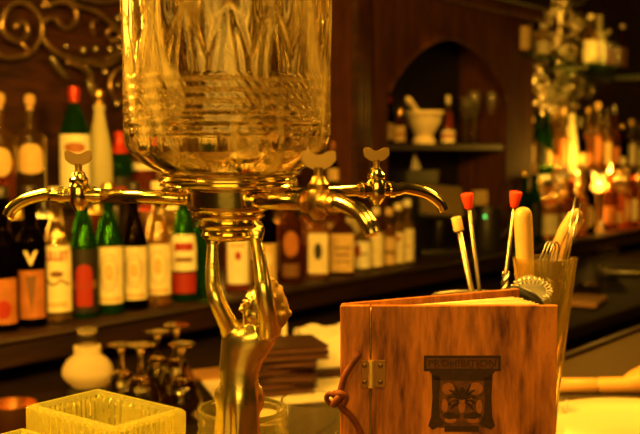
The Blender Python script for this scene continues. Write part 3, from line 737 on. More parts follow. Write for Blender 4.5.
# ------------------------------------------------------------------ SCROLLWORK
def spiral(c, r0, r1, a0, turns, n=40):
    return [(c[0] + (r0 + (r1 - r0) * k / n) * math.cos(a0 + turns * 2 * PI * k / n), c[1] + (r0 + (r1 - r0) * k / n) * math.sin(a0 + turns * 2 * PI * k / n)) for k in range(n + 1)]
def scroll3(pts, y, bulge=.012):
    out = [P(p[0], p[1], y=y) for p in pts]
    n = len(out)
    return [q + Vector((0, -bulge * math.sin(PI * i / max(1, n - 1)), 0)) for i, q in enumerate(out)]
YO = 2.435
t = thing('scrollwork', 'bronze iron scrollwork on the wall above the tall bottles beside the glass bowl', 'ornament', (0, 0, 0))
S_ = lambda pts, n=6: [(p.x, p.y) for p in spline([(a, b, 0) for a, b in pts], n)]
curves = [
    (S_([(-12, 45), (0, 56), (16, 57), (30, 52), (38, 40), (40, 26), (34, 12), (22, 3), (10, 4), (2, 14), (0, 28), (7, 38), (18, 41), (26, 34), (25, 25), (18, 22), (14, 27)]), .0085),
    (S_([(18, 41), (24, 48), (30, 53)]), .006),
    (S_([(40, 26), (46, 19), (54, 19), (59, 26), (66, 28), (73, 22), (74, 12), (68, 4), (58, 2), (48, 6)]), .0075),
    (S_([(40, 30), (44, 42), (54, 52), (68, 59), (84, 62), (102, 61), (120, 53)]), .009),
    (S_([(60, -4), (76, 6), (92, 11), (106, 20), (122, 33)]), .008),
    (S_([(46, 6), (70, -2), (96, 2), (112, 1), (126, -4)]), .0075),
    (S_([(94, 34), (90, 28), (91, 22), (98, 20)]), .006),
    (S_([(108, 38), (106, 32), (111, 29), (117, 32), (117, 39), (110, 41)]), .007),
    (S_([(66, 62), (78, 66), (86, 74), (90, 84), (92, 94)]), .008),
    (S_([(126, 68), (116, 70), (109, 78), (108, 90), (114, 99), (124, 100), (128, 93)]), .008),
    (S_([(86, 62), (98, 66), (112, 62), (120, 55)]), .006),
    (S_([(22, 3), (14, -12), (24, -26), (40, -22), (46, -8), (42, 8)]), .0085),
    (S_([(-12, 45), (-24, 30), (-26, 8), (-12, -8), (4, -4)]), .0085),
    (S_([(128, 33), (150, 44), (178, 40), (196, 22), (190, 0), (172, -8), (158, 2), (160, 18), (172, 22)]), .0085),
    (S_([(120, 53), (140, 60), (168, 62), (196, 56), (216, 40), (222, 20)]), .009)]
for pts, r in curves:
    obj('scroll', tube(scroll3(pts, YO - .01), r, 10), IRON, t, True)
for a, b, r in ((66, 46, .007), (83, 50, .009), (96, 49, .010), (110, 49, .009), (118, 18, .011), (119, 47, .010), (105, 72, .010), (117, 104, .010), (118, 85, .009), (16, 26, .012), (139, 53, .01), (156, 55, .01)):
    q = P(a, b, y=YO - .014); obj('bead', ball(q, r), IRONL if a > 60 else IRON, t, True)
def leaf(pts, w, y, mat, par):
    """pointed leaf with a raised midrib along pts (pixels)"""
    pp = [P(a, b, y=y) for a, b in pts]; n = len(pp); bm = bmesh.new(); rows = []
    for i, p in enumerate(pp):
        tdir = (pp[min(n - 1, i + 1)] - pp[max(0, i - 1)]).normalized(); s = Vector((tdir.z, 0, -tdir.x)).normalized()
        ww = w * math.sin(PI * (0.12 + 0.86 * i / (n - 1))) ** .8
        rows.append([bm.verts.new(p + s * ww), bm.verts.new(p + Vector((0, -.012, 0))), bm.verts.new(p - s * ww), bm.verts.new(p + Vector((0, .006, 0)))])
    for a, b in zip(rows, rows[1:]):
        for k in range(4): bm.faces.new((a[k], a[(k + 1) % 4], b[(k + 1) % 4], b[k]))
    bm.faces.new(rows[0]); bm.faces.new(rows[-1])
    return obj('leaf', bm, mat, par, True)
leaf(S_([(50, 57), (55, 63), (60, 70), (68, 79)], 4), .013, YO - .012, IRONL, t)
leaf(S_([(92, 84), (95, 92), (98, 100), (104, 108)], 4), .016, YO - .012, IRON, t)
leaf(S_([(84, 66), (90, 74), (90, 86), (92, 96)], 4), .012, YO - .014, IRONL, t)
t = thing('scrollwork', 'silvery beaded scrollwork panel between cabinet and long glass shelf', 'ornament', (0, 0, 0))
YO2 = 2.41
rng = random.Random(4)
for cx, cy_, r0, r1, a0, tn in ((561, 18, 13, 2, 2.6, 1.4), (567, 50, 16, 3, .4, -1.5), (545, 12, 9, 2, 4, 1.3), (540, 84, 13, 2, .2, 1.4), (557, 92, 12, 2, 2.4, -1.4), (574, 84, 13, 3, 1.2, 1.3),
                                 (584, 92, 10, 2, 3.5, 1.2), (548, 110, 10, 2, 1, 1.3), (566, 108, 11, 2, 5, -1.2), (532, 72, 9, 2, 3, 1.2), (549, 40, 9, 2, 1, 1.3), (576, 22, 9, 2, 0, -1.2), (552, -10, 12, 2, 0, 1.3), (575, -6, 12, 2, 3, -1.3)):
    obj('scroll', tube(scroll3(spiral((cx, cy_), r0, r1, a0, tn), YO2), .016, 8), IRONL, t, True)
for k in range(46):
    a, b = rng.gauss(557, 16), rng.uniform(-4, 118)
    if 524 < a < 592: obj('bead', ball(P(a, b, y=YO2 - .02), rng.uniform(.010, .021), u=12, v=8), IRONL, t, True)
for k in range(14):
    a, b = rng.uniform(538, 580), rng.uniform(4, 105); an = rng.uniform(0, 6.28)
    leaf([(a + 9 * s * math.cos(an), b + 9 * s * math.sin(an)) for s in (-1, -.4, .2, .7, 1)], .022, YO2 - .02, IRONL, t)
obj('stem', tube(scroll3(S_([(556, -20), (560, 10), (556, 40), (562, 70), (556, 100), (560, 124)]), YO2), .012, 8), IRONL, t, True)

# ------------------------------------------------------------------ NICHE
YN = 2.31
nz = zn
mp = P(424, 125, y=YN); t = thing('mortar', 'cream stone mortar standing in the arched niche', 'mortar', (mp.x, YN, nz))
mr = 18.5 / 1000 * (mp - CAM).dot(FW); mh = P(424, 111, y=YN).z - nz
obj('bowl', lathe([(0, 0), (mr * .62, 0), (mr * .64, mh * .12), (mr * .45, mh * .22), (mr * .62, mh * .40), (mr * .86, mh * .65), (mr * .93, mh * .86), (mr * 1.06, mh * .90), (mr * 1.06, mh), (mr * .85, mh), (mr * .70, mh * .6), (mr * .3, mh * .36), (0, mh * .34)], 36), STONEWARE, t, True, sharp=40)
sp_ = bmesh.new(); ball((mr * 1.0, 0, mh * .94), mr * .2, sp_, sx=1.2, sz=.45); obj('spout', sp_, STONEWARE, t, True)
a, b = P(420, 116, y=YN), P(407, 98, y=YN)
pp = [a + (b - a) * k / 8 for k in range(-3, 9)]
o = obj('pestle', tube(pp, [.019, .020, .018, .015, .013, .012, .012, .0125, .013, .014, .014, .010], 16), STONEWARE, None, True)
tag(o, 'cream stone pestle leaning out of the mortar', 'pestle')
b1 = bottle('slim bitters bottle with a red top, against the post of the niche', 390, YN, nz, h=.165, r=.020, style='spirit', gl=DARKG, n=.008, cap=('screw', RED), marks=[('label', TAN, .1, .5, 1)], group='bitters bottles in the niche')
bottle('small bitters bottle with pale paper label and gold cap, touching the mortar', 400, YN - .05, nz, h=.115, r=.023, style='spirit', gl=BROWNG, n=.008, cap=('screw', GCAP), marks=[('label', TAN, .08, .62, 1.1), ('print', RED, .3, .36, .8)], group='bitters bottles in the niche')
bottle('red bottle with ivory cap and boxy cream label, beside the mortar in the niche', 448, YN, nz, h=.175, r=.030, style='taper', gl=CLEARB, liq=REDL, fill=.8, n=.009, sq=None, cap=('tall', WCAP),
       marks=[('label', CREAM, .04, .34, 1.3), ('print', RED, .14, .27, .9), ('print', CREAM, .18, .22, .7)], group='bitters bottles in the niche')
def stemglass(label, loc, rb, h, hb, rf_, mat=CLEAR, flip=False, group=None, rotz=0, name='stem_glass'):
    st = h - hb
    prof = [(0, 0), (rf_, 0), (rf_, .002), (rf_ * .35, .008), (.0045, .02), (.004, st * .6), (.006, st), (rb * .6, st + hb * .18), (rb * .95, st + hb * .5), (rb, st + hb * .75), (rb * .93, h), (rb * .93 - .0016, h), (rb - .0018, st + hb * .75), (rb * .95 - .0018, st + hb * .5), (rb * .58, st + hb * .2), (0, st + hb * .1)]
    if flip: prof = [(r, h - z) for r, z in prof]
    bm = lathe(prof, 30)
    o = obj(name, bm, mat, None, True, sharp=40); o.location = loc
    return tag(o, label, 'glass', group)
GN = 'stemmed glasses in the niche'
for px, y, h, rb, lb in ((466, YN + .05, .215, .030, 'stemmed glass in the niche next to the red bitters bottle'), (474, YN - .02, .24, .031, 'tall stemmed glass in the middle of the niche glasses'),
                         (485, YN + .06, .19, .032, 'short stemmed glass in the niche behind the tall one'), (492, YN - .03, .245, .032, 'tallest stemmed glass in the niche, by its far post')):
    stemglass(lb, (X(px, y, nz), y, nz), rb, h, h * .52, .030, mat=glass('niche_glass', haze=.10, hazecol=(1, .85, .5)), group=GN)  # haze brightens the clear glasses in place of light

# ------------------------------------------------------------------ POS TERMINAL & THINGS UNDER THE NICHE
pc = P(440, 192, y=2.12)
t = thing('till_screen', 'dark tilted till screen on the shelf below the niche', 'till', (X(440, 2.12, Z_SHELF), 2.12, Z_SHELF), ROTC + .15)
obj('base', box((-.09, -.06, 0), (.09, .08, .02), .006), PLASTIC, t, True, sharp=40)
bm = bmesh.new(); tube([(0, .03, .02), (0, .02, .09), (0, 0, .16)], .02, 12, bm); obj('stand', bm, PLASTIC, t, True)
M = Matrix.Translation((0, -.01, .215)) @ Matrix.Rotation(math.radians(-38), 4, 'X') @ Matrix.Rotation(math.radians(6), 4, 'Y')
bm = box((-.095, 0, -.08), (.095, .03, .08), .006); bm.transform(M); obj('casing', bm, PLASTIC, t, True, sharp=40)
bm = box((-.086, -.003, -.07), (.086, .0005, .07), .001); bm.transform(M); obj('screen', bm, SCREEN, t)
# pitcher
t = thing('insulated_jug', 'dark insulated jug with steel rim beside the till screen', 'jug', (X(487, 2.06, 1.1), 2.06, Z_SHELF), ROTC)
obj('body', lathe([(0, 0), (.056, 0), (.06, .01), (.055, .10), (.05, .155), (0, .155)], 36), PLASTIC, t, True, sharp=40)
obj('rim', lathe([(.05, .155), (.056, .16), (.058, .178), (.050, .182), (0, .178)], 36), STEEL, t, True, sharp=40)
obj('handle', tube(spline([(.052, 0, .15), (.09, 0, .14), (.095, 0, .09), (.056, 0, .05)]), .008, 10), PLASTIC, t, True)
obj('power_light', ball((-.018, -.052, .140), .0032), LED, t, True)
t = tag(obj('card_stack', box((-.04, -.03, 0), (.04, .03, .225), .003), TAN), 'cream paper box standing behind the dark jug', 'box'); t.location = (X(481, 2.33, 1.2), 2.33, Z_SHELF); t.rotation_euler = (0, 0, ROTC)
t = tag(obj('paper_card', prism([(-.035, 0), (.04, 0), (-.01, .07)], -.001, .001), PAPERW), 'folded white paper triangle behind the till screen', 'card'); t.location = P(428, 170, y=2.25)
st_ = tag(obj('dark_box', box((-.12, -.07, 0), (.12, .07, t.location.z - Z_SHELF), .004), PLASTIC), 'black box behind the till screen carrying the paper triangle', 'box'); st_.location = (t.location.x, 2.345, Z_SHELF); st_.rotation_euler = (0, 0, 0)
t.location.y = 2.31
# objects on the back counter, far end
for px, y, h, r, lb in ((588, 1.62, .12, .05, 'clear jar on the dark back counter behind the tall utensil glass'), (607, 1.66, .13, .045, 'clear jar with a bright glint further along the back counter')):
    tumbler(lb, (X(px, y, Z_LEDGE), y, Z_LEDGE), r, h, .95, name='glass_jar', group='jars on the back counter', cat='jar')
q = X(585, 1.45, Z_LEDGE)
t = tag(obj('folded_cloth', box((-.10, -.06, 0), (.10, .06, .018), .007, 3), pbr('tan_cloth', (.42, .22, .09), .9, bump=.4, bscale=90)), 'tan folded cloth on the back counter behind the tall glass', 'cloth'); t.location = (q, 1.45, Z_LEDGE + .0003); t.rotation_euler = (0, 0, .2)
q = X(632, 1.62, Z_LEDGE)
t = tag(obj('steel_tray', lathe([(0, 0), (.10, 0), (.12, .02), (.117, .021), (.098, .003), (0, .003)], 36), STEELD, None, True, sharp=40), 'dull round steel tray at the far end of the back counter', 'tray'); t.location = (q, 1.62, Z_LEDGE + .0003)
# ------------------------------------------------------------------ ON THE BACK COUNTER, BEHIND THE FOUNTAIN
# oil lamp
q = G(88, 2.2, Z_LEDGE)
t = thing('oil_lamp', 'small oil lamp with a cream opal globe and clear chimney', 'lamp', q, ROTC)
k = 2.2 / 1000
zb = lambda py: CAMZ - (py - 146) * k - Z_LEDGE
obj('base', lathe([(0, 0), (.045, 0), (.045, .006), (.03, .016), (.026, max(.02, zb(388))), (0, max(.02, zb(388)))], 32), PLASTIC, t, True, sharp=40)
g0, g1 = zb(389), zb(357)
prof = [(0, g0), (.026, g0)] + [(p.x, p.y) for p in spline([(.034, g0 + .001, 0), (.053, g0 + (g1 - g0) * .32, 0), (.0555, g0 + (g1 - g0) * .55, 0), (.046, g0 + (g1 - g0) * .82, 0), (.031, g1, 0)], 6)] + [(.0285, g1 + .004), (.030, zb(349)), (.029, zb(347)), (.026, zb(347)), (0, zb(348))]
obj('globe', lathe(prof, 40), MILKGL, t, True, sharp=50)
obj('chimney', lathe([(.0215, zb(347.5)), (.021, zb(338)), (.022, zb(330)), (.0205, zb(330)), (.0195, zb(338)), (.020, zb(347.5))], 32, cap=False), CLEAR, t, True)
lamp('oil_lamp_flame', q + Vector((0, 0, zb(331))), .0, .01)
# upturned glasses
GG = 'upturned glasses on the back counter'
for px, d, rb, h, rf_, lb in ((182, 1.98, .042, .155, .028, 'upturned stem glass on the back counter closest to the brass figure'), (177, 2.14, .040, .165, .028, 'upturned stem glass standing behind the one closest to the brass figure'),
                             (141, 2.0, .043, .150, .030, 'upturned stem glass in front of the pair by the oil lamp'), (158, 2.25, .040, .13, .028, 'upturned stem glass in the gap between front ones'),
                             (122, 2.1, .040, .13, .028, 'upturned stem glass next to the oil lamp globe')):
    stemglass(lb, G(px, d, Z_LEDGE), rb, h, h * .60, rf_, flip=True, group=GG, mat=glass('smoky_glass', (.90, .82, .66), ior=1.4))
# stack of bill folders
q = G(272, 2.2, Z_LEDGE)
PAPB = tag(obj('paper_sheet', box((-.19, -.13, 0), (.20, .13, .006), .001), PAPER), 'cream paper sheet under the pile of dark bill folders', 'paper')
PAPB.location = q + R * .05 + V * .03 + Vector((0, 0, .0003)); PAPB.rotation_euler = (0, 0, ROTC + .30)
zz = Z_LEDGE + .0066
names = ['lowest', 'second lowest', 'third from the bottom', 'middle', 'third from the top', 'second from the top', 'topmost']
rr = random.Random(3)
hf = (CAMZ - (343 - 146) * 2.2 / 1000 - zz) / 7
for i in range(7):
    t = thing('bill_folder', 'maroon leather bill folder, %s of the pile behind the brass figure' % names[i], 'folder', q + R * (rr.uniform(-.012, .012) + .003 * i) + Vector((0, 0, zz - q.z)), ROTC + .30 + rr.uniform(-.22, .22), 'pile of bill folders')
    th = hf - .0004
    obj('cover', box((-.085, -.068, th * .66), (.085, .068, th), .0012), LEATHER, t)
    obj('cover', box((-.085, -.068, 0), (.085, .068, th * .34), .0012), LEATHER, t)
    obj('spine', box((-.088, -.068, 0.0005), (-.0845, .068, th - .0005), .0008), LEATHER, t)
    obj('slip', box((-.08, -.064, th * .36), (.080, .064, th * .64)), pbr('slip_edge', (.26, .11, .035), .8), t)
    zz += hf
# napkins
q = G(330, 2.40, Z_LEDGE + .0066)
zz = Z_LEDGE + .0066
f0 = tag(obj('bill_folder', box((-.085, -.08, 0), (.10, .08, .022), .003), LEATHER), 'maroon bill folder lying under the paper napkins', 'folder'); f0.location = q + Vector((0, 0, .0003)); f0.rotation_euler = (0, 0, ROTC + .32)
zz += .0226
hn = (CAMZ - (340 - 146) * 2.32 / 1000 - zz) / 12
for i in range(12):
    bm = bmesh.new(); n = 10
    g = [[[bm.verts.new((-.072 + .144 * a / n, -.07 + .14 * b / n, l * (hn - .0004) + (.0011 if i < 11 else .006) * (math.sin(a * 1.1 + 1) * math.cos(b * .9) + .8) * (1 if i == 11 and l else 0)))
           for b in range(n + 1)] for a in range(n + 1)] for l in (0, 1)]
    for l in (0, 1):
        for a in range(n):
            for b in range(n): bm.faces.new((g[l][a][b], g[l][a + 1][b], g[l][a + 1][b + 1], g[l][a][b + 1]))
    for a in range(n):
        for e in (0, n):
            bm.faces.new((g[0][a][e], g[0][a + 1][e], g[1][a + 1][e], g[1][a][e])); bm.faces.new((g[0][e][a], g[0][e][a + 1], g[1][e][a + 1], g[1][e][a]))
    o = tag(obj('paper_napkin', bm, PAPERW, None, True, sharp=40), 'white square paper napkin, %s in the stack beside the folders' % (['bottom one', 'second from the bottom', 'third from the bottom', 'fourth from the bottom', 'fifth from the bottom', 'sixth from the bottom', 'sixth from the top', 'fifth from the top', 'fourth from the top', 'third from the top', 'second from the top', 'ruffled top one'][i]), 'napkin', 'stack of paper napkins')
    o.location = (q.x, q.y, zz); o.rotation_euler = (0, 0, ROTC + .32 + rr.uniform(-.03, .03)); zz += hn
q = G(284, 2.42, Z_LEDGE)
hc = CAMZ - (322 - 146) * 2.42 / 1000 - Z_LEDGE
t = thing('taper_candle', 'thin ivory candle standing behind the pile of folders', 'candle', q)
obj('wax', lathe([(0, 0), (.007, 0), (.007, hc - .004), (.005, hc), (0, hc)], 16), WCAP, t, True, sharp=40)
obj('wick', tube([(0, 0, hc - .001), (.001, 0, hc + .006)], .0008, 6), BLACK, t)
q = G(197, 1.98, Z_LEDGE)
t = tag(obj('folded_cloth', box((-.05, -.04, 0), (.05, .04, .012), .004, 3), PAPERW), 'white folded cloth beside the upturned glasses', 'cloth'); t.location = q + R * .055 + Vector((0, 0, .0003)); t.rotation_euler = (0, 0, ROTC + .4)
q = G(212, 2.35, Z_LEDGE)
t = tag(obj('paper_slip', box((-.045, -.05, 0), (.05, .05, .012), .003), pbr('kraft', (.40, .20, .07), .8)), 'tan card packet behind the brass figure by the glasses', 'box'); t.location = q + Vector((0, 0, .0003)); t.rotation_euler = (0, 0, ROTC + .5)
q = G(12, 1.9, Z_LEDGE)
t = tag(obj('copper_dish', lathe([(0, 0), (.035, 0), (.045, .03), (.048, .055), (.045, .055), (.042, .03), (.033, .004), (0, .004)], 32), pbr('copper', (.85, .42, .16), .3, 1), None, True, sharp=50), 'small copper dish behind the square glass trays', 'dish'); t.location = q

# ------------------------------------------------------------------ ABSINTHE FOUNTAIN
DF = .85
base = G(228, DF, 1.45); base.z = Z_BAR
KF = DF / 1000
zf = lambda py: CAMZ - (py - 146) * KF - Z_BAR         # height above the counter
F = thing('absinthe_fountain', 'tall absinthe fountain: glass bowl and brass taps held up by a brass figure', 'fountain', base, ROTC)
# bowl
RB = .0868
def relief(th, r, z):
    zz = z
    d = 0.0
    lo, hi = zf(136), zf(80)
    if lo < zz < hi:                                   # rings with a beaded texture
        t = (zz - lo) / (hi - lo)
        d += .0011 * math.sin(t * 2 * PI * 5.5)
        if t < .45: d += .0016 * max(0, math.cos(th * 44)) * max(0, math.sin(t / .45 * PI * 3)) 
        else: d += .0007 * math.sin(th * 70 + t * 30)
    elif zz >= hi:                                     # cut pointed arches under vertical flutes
        hz_ = zz - hi; u = ((th * 15 / (2 * PI)) % 1) - .5
        wdt = .5 * max(0.0, 1 - (hz_ / .052) ** 1.6) if hz_ < .052 else 0
        d -= .0032 * math.exp(-((abs(u) - wdt) / .07) ** 2) if hz_ < .052 else 0
        d -= .0022 * math.exp(-((abs(u) - wdt * .5) / .05) ** 2) if hz_ < .04 else 0
        if hz_ > .03: d += .0020 * math.cos(th * 30) * min(1, (hz_ - .03) / .02)
        d += .0006 * math.sin(th * 9 + 40 * hz_)
    return r + d
shoulder = [(p.x, p.y) for p in spline([(.0545, zf(173.5), 0), (.0600, zf(171), 0), (.0695, zf(164.5), 0), (.0790, zf(155.5), 0), (.0845, zf(147), 0), (RB, zf(136), 0)], 6)]
ztop = zf(-58)
n = 130
side = [(RB + .0012 * k / n, zf(136) + (ztop - zf(136)) * k / n) for k in range(1, n + 1)]
inside = lambda r, z: r < rad_at(shoulder + side, max(z, shoulder[0][1])) - wall * .5
wall = .0042
outer = [(.0, zf(177)), (.050, zf(177)), (.0525, zf(175))] + shoulder + side
zw = zf(150)
inner = [(max(r - wall, .001), z) for r, z in shoulder + side]
prof = outer + [(side[-1][0] - wall, ztop)] + inner[::-1] + [(0, zf(170))]
obj('glass_bowl', lathe(prof, 264, lambda th, r, z: relief(th, r, z) if inside(r, z) else r + .25 * (relief(th, r, z) - r)), cut_glass(), F, True)
wp = [(0, zf(170) + .0003)] + [(r - .0004, z) for r, z in inner if z < zw] 
wp[1] = (wp[1][0], zf(170) + .0003)
wp += [(rad_at(inner, zw) - .0004, zw), (0, zw)]
obj('water', lathe(wp, 96), WATERM, F, True, sharp=40)
lid = lathe([(0, ztop + .0004), (RB + .004, ztop + .0004), (RB + .006, ztop + .006), (RB * .8, ztop + .022), (RB * .4, ztop + .036), (.012, ztop + .044), (.008, ztop + .055), (.016, ztop + .066), (.010, ztop + .08), (0, ztop + .084)], 48)
obj('lid', lid, GOLD, F, True, sharp=40)
# collar
cp = [(0, zf(240)), (.019, zf(240)), (.0225, zf(237)), (.0235, zf(234)), (.0215, zf(231.5)), (.0225, zf(229)), (.026, zf(226.5)), (.0265, zf(224.5)), (.024, zf(222)), (.026, zf(219.5)), (.0305, zf(217)), (.031, zf(215)), (.029, zf(213)), (.0335, zf(210)),
      (.0345, zf(208)), (.0345, zf(207)), (.0365, zf(206)), (.0365, zf(190.5)), (.038, zf(189.5)), (.038, zf(188.5)), (.050, zf(187.5)), (.0575, zf(186)), (.0580, zf(185)), (.0575, zf(184)), (.0565, zf(182.5)), (.0585, zf(181)), (.0590, zf(179.5)), (.0580, zf(178)), (.0570, zf(176.5)), (.0580, zf(175)), (.0565, zf(174)), (.0545, zf(174.5)), (.0540, zf(177.5)), (0, zf(177.6))]
obj('collar', lathe(cp, 64), GOLD, F, True, sharp=60)
# spigots
def spigot(ang, ru, reach, py, drop, big=1.0, hrot=0.0):
    """arm pointing along ang (local: 0 right of view, 90 away), valve at ru, spout end at reach"""
    zc = zf(py); ca, sa = math.cos(ang), math.sin(ang)
    L = lambda s, z: Vector((ca * s, sa * s, z))
    s0 = obj('spigot', tube([L(.03, zc - .003), L(.05, zc - .002), L(ru - .016, zc)], .0060 * big, 14), GOLD, F, True)
    bm = bmesh.new()                                   # valve block: horizontal barrel, rings, upright cone
    tube([L(ru - .019, zc), L(ru - .015, zc), L(ru - .0149, zc), L(ru - .012, zc), L(ru - .0119, zc), L(ru + .012, zc), L(ru + .0121, zc), L(ru + .017, zc), L(ru + .0171, zc), L(ru + .023, zc)],
         [.0062 * big, .0068 * big, .0078 * big, .0078 * big, .0062 * big, .0062 * big, .0078 * big, .0078 * big, .0064 * big, .0060 * big], 18, bm)
    lathe([(0, -.013), (.004, -.013), (.006, -.010), (.0085, -.007), (.0092, 0), (.0090, .007), (.0075, .010), (.0082, .012), (.0082, .014), (.0062, .016), (.0048, .020), (0, .020)], 20, bm=bm, center=L(ru, zc))
    obj('valve', bm, GOLDDULL if big > 1.0 else GOLD, s0, True, sharp=40)
    # heart shaped key
    bm = bmesh.new(); a = []
    for k in range(28):
        th = 2 * PI * k / 28
        x = .0118 * math.cos(th); z = .0060 * math.sin(th)
        z += .0050 * (abs(x) / .0118) ** 1.3 if z > 0 else .0012 * (abs(x) / .0118)
        if z <= 0: x *= (1 - .10 * abs(math.sin(th)))
        z *= (.55 + .45 * min(1, abs(x) / .0075)) if z > 0 else 1
        a.append((x, z))
    prism(a, -.0020, .0020, bm)
    bmesh.ops.bevel(bm, geom=[e for e in bm.edges if abs(e.verts[0].co.y - e.verts[1].co.y) < 1e-6], offset=.0009, segments=2, affect='EDGES')
    lathe([(0, -.019), (.0058, -.019), (.0044, -.014), (.0030, -.009), (.0036, -.004), (0, -.003)], 16, bm=bm)
    bm.transform(Matrix.Translation(L(ru, zc + .0310)) @ Matrix.Rotation(hrot, 4, 'Z') @ Matrix.Scale(1.0 * big ** 1.0, 4))
    obj('tap_key', bm, pbr('key_dull_brass', (.42, .26, .09), .38, .85), s0, True, sharp=40)
    pts = spline([L(ru + .022, zc), L(ru + (reach - ru) * .45, zc + .001), L(ru + (reach - ru) * .74, zc - drop * .20), L(ru + (reach - ru) * .93, zc - drop * .62), L(reach, zc - drop)], 8)
    nn = len(pts)
    obj('spout', tube(pts, [(.0060 - .0010 * i / nn) * big for i in range(nn)], 14), GOLD, s0, True)
a1 = math.radians(178); spigot(a1, .128, .190, 195.5, .018)
a3 = math.radians(22); spigot(a3, .139, .208, 192.5, .020, hrot=.15)
a2 = math.radians(-52); spigot(a2, .125, .187, 196, .020, 1.12, hrot=.1)
a4 = math.radians(118); spigot(a4, .115, .17, 195, .018)
# pedestal under the figure
bm = lathe([(0, 0), (.072, 0), (.074, .004), (.073, .010), (.064, .014), (.060, .020), (.063, .024), (.052, .030), (.040, .036), (.034, .042), (.036, .046), (0, .048)], 56)
obj('pedestal', bm, GOLD, F, True, sharp=50)

# ---- figure: one continuous body
def lp(px, py, dy=0.0): return Vector(((px - 228) * KF * 1.0, dy, zf(py)))
def figure():
    bm = bmesh.new()
    # gown and torso: elliptical sections (px, py, half width px, depth m, turn)
    secs = [(236, 594, 30, .026), (236, 570, 25, .022), (236, 540, 22, .019), (236, 505, 21.5, .018), (236, 470, 22, .018), (236, 440, 22, .0185), (236.5, 420, 21.5, .0185), (237, 402, 21, .0185), (238, 386, 19, .0165), (239, 370, 21, .0155), (243, 357, 24, .0165), (247.5, 344, 27.5, .0180), (250, 334, 28, .0175), (253, 325, 22, .0135), (257, 318, 9.5, .0085), (260, 310, 8.5, .0080)]
    sp = spline([Vector((a, b, c)) .to_4d() for a, b, c, d in secs], 5)
    dd = spline([(d, 0, 0) for a, b, c, d in secs], 5)
    rings = []
    for i, s in enumerate(sp):
        c = lp(s[0], s[1]); hw = s[2] * KF; dp = dd[i].x; ring = []
        low = max(0.0, min(1.0, (s[1] - 375) / 60))
        for k in range(48):
            th = 2 * PI * k / 48
            f = 1 + low * (.075 * math.sin(th * 7 + s[1] * .012) + .04 * math.sin(th * 11 - s[1] * .03))
            # belly / chest relief towards the viewer
            ring.append(bm.verts.new(c + Vector((hw * math.cos(th) * f, dp * math.sin(th) * f, 0))))
        rings.append(ring)
    for a, b in zip(rings, rings[1:]):
        for k in range(48): bm.faces.new((a[k], a[(k + 1) % 48], b[(k + 1) % 48], b[k]))
    bm.faces.new(rings[0]); bm.faces.new(rings[-1])
    # chest and hips
    ball(lp(239, 347, -.0055), .0100, bm, sx=1.15, sz=1.2); ball(lp(256, 349, -.0050), .0100, bm, sx=1.15, sz=1.2)
    ball(lp(229, 402, .006), .015, bm, sz=1.2); ball(lp(246, 404, .006), .015, bm, sz=1.2)
    # shoulders
    ball(lp(231, 331, -.002), .0105, bm); ball(lp(269, 329, -.008), .0105, bm)
    # arms (tapering) and hands
    tube(spline([lp(231, 332, -.002), lp(225, 318, -.008), lp(217, 298, -.012), lp(213, 282, -.008), lp(212, 262, -.004), lp(212.5, 244, -.002)], 6), [.0098, .0082, .0076, .0072, .0066, .0062, .0054, .0050], 16, bm)
    tube(spline([lp(268, 330, -.010), lp(268, 312, -.022), lp(265, 288, -.026), lp(263, 272, -.022), lp(259, 252, -.012), lp(256, 240, -.006)], 6), [.0104, .0086, .0079, .0074, .0068, .0064, .0056, .0050], 16, bm)
    for hx, hy, sgn, d0 in ((212.5, 241, 1, -.002), (256, 237, -1, -.006)):
        ball(lp(hx, hy - 3, d0), .0072, bm, sy=.6, sz=1.1)
        for f in range(4):
            fx = hx + (f - 1.5) * 4.6; ln = (13, 16, 15, 11)[f]
            tube(spline([lp(fx, hy - 5, d0), lp(fx + sgn * 1, hy - 5 - ln * .6, d0 - .001), lp(fx + sgn * 3, hy - 5 - ln, d0 + .002)], 3), [.0023, .0021, .0017], 8, bm)
        tube([lp(hx + sgn * 6, hy, d0), lp(hx + sgn * 10, hy - 5, d0 - .001), lp(hx + sgn * 11, hy - 9, d0 - .001)], [.0026, .0023, .0018], 8, bm)
    # head (turned to the side), nose, chin, brow, ear
    h = lp(260, 305, -.003)
    ball(h, .0148, bm, sx=1.0, sy=.95, sz=1.18)
    ball(h + Vector((-.0045, -.004, -.0075)), .0095, bm, sz=1.0)
    ball(h + Vector((-.0105, -.006, -.0130)), .0040, bm)                       # chin
    tube([h + Vector((-.0125, -.0065, .0035)), h + Vector((-.0165, -.0085, -.0035)), h + Vector((-.0135, -.007, -.0050))], [.0018, .0026, .0018], 8, bm)   # nose
    ball(h + Vector((-.0130, -.0070, -.0085)), .0022, bm, sz=.6)               # lips
    ball(h + Vector((-.0125, -.0072, -.0103)), .0020, bm, sz=.6)
    tube([h + Vector((-.0138, -.0035, .0045)), h + Vector((-.0125, -.0085, .0052)), h + Vector((-.009, -.0125, .004))], .0017, 8, bm)      # brow
    ball(h + Vector((-.0118, -.0090, .0018)), .0022, bm, sz=.7)                # eye
    return bm
bm = figure()
me = bpy.data.meshes.new('brass_figure'); bm.to_mesh(me); bm.free()
tmp = bpy.data.objects.new('brass_figure', me); C.objects.link(tmp)
rm = tmp.modifiers.new('r', 'REMESH'); rm.mode = 'VOXEL'; rm.voxel_size = .0011
smd = tmp.modifiers.new('s', 'SMOOTH'); smd.factor = .5; smd.iterations = 9
dg = bpy.context.evaluated_depsgraph_get(); dg.update()
me2 = bpy.data.meshes.new_from_object(tmp.evaluated_get(dg)); bpy.data.objects.remove(tmp)
fig = link('figure', me2, GOLDLADY, F, True)
fig['label'] = 'brass woman in a long gown, arms raised to the collar'
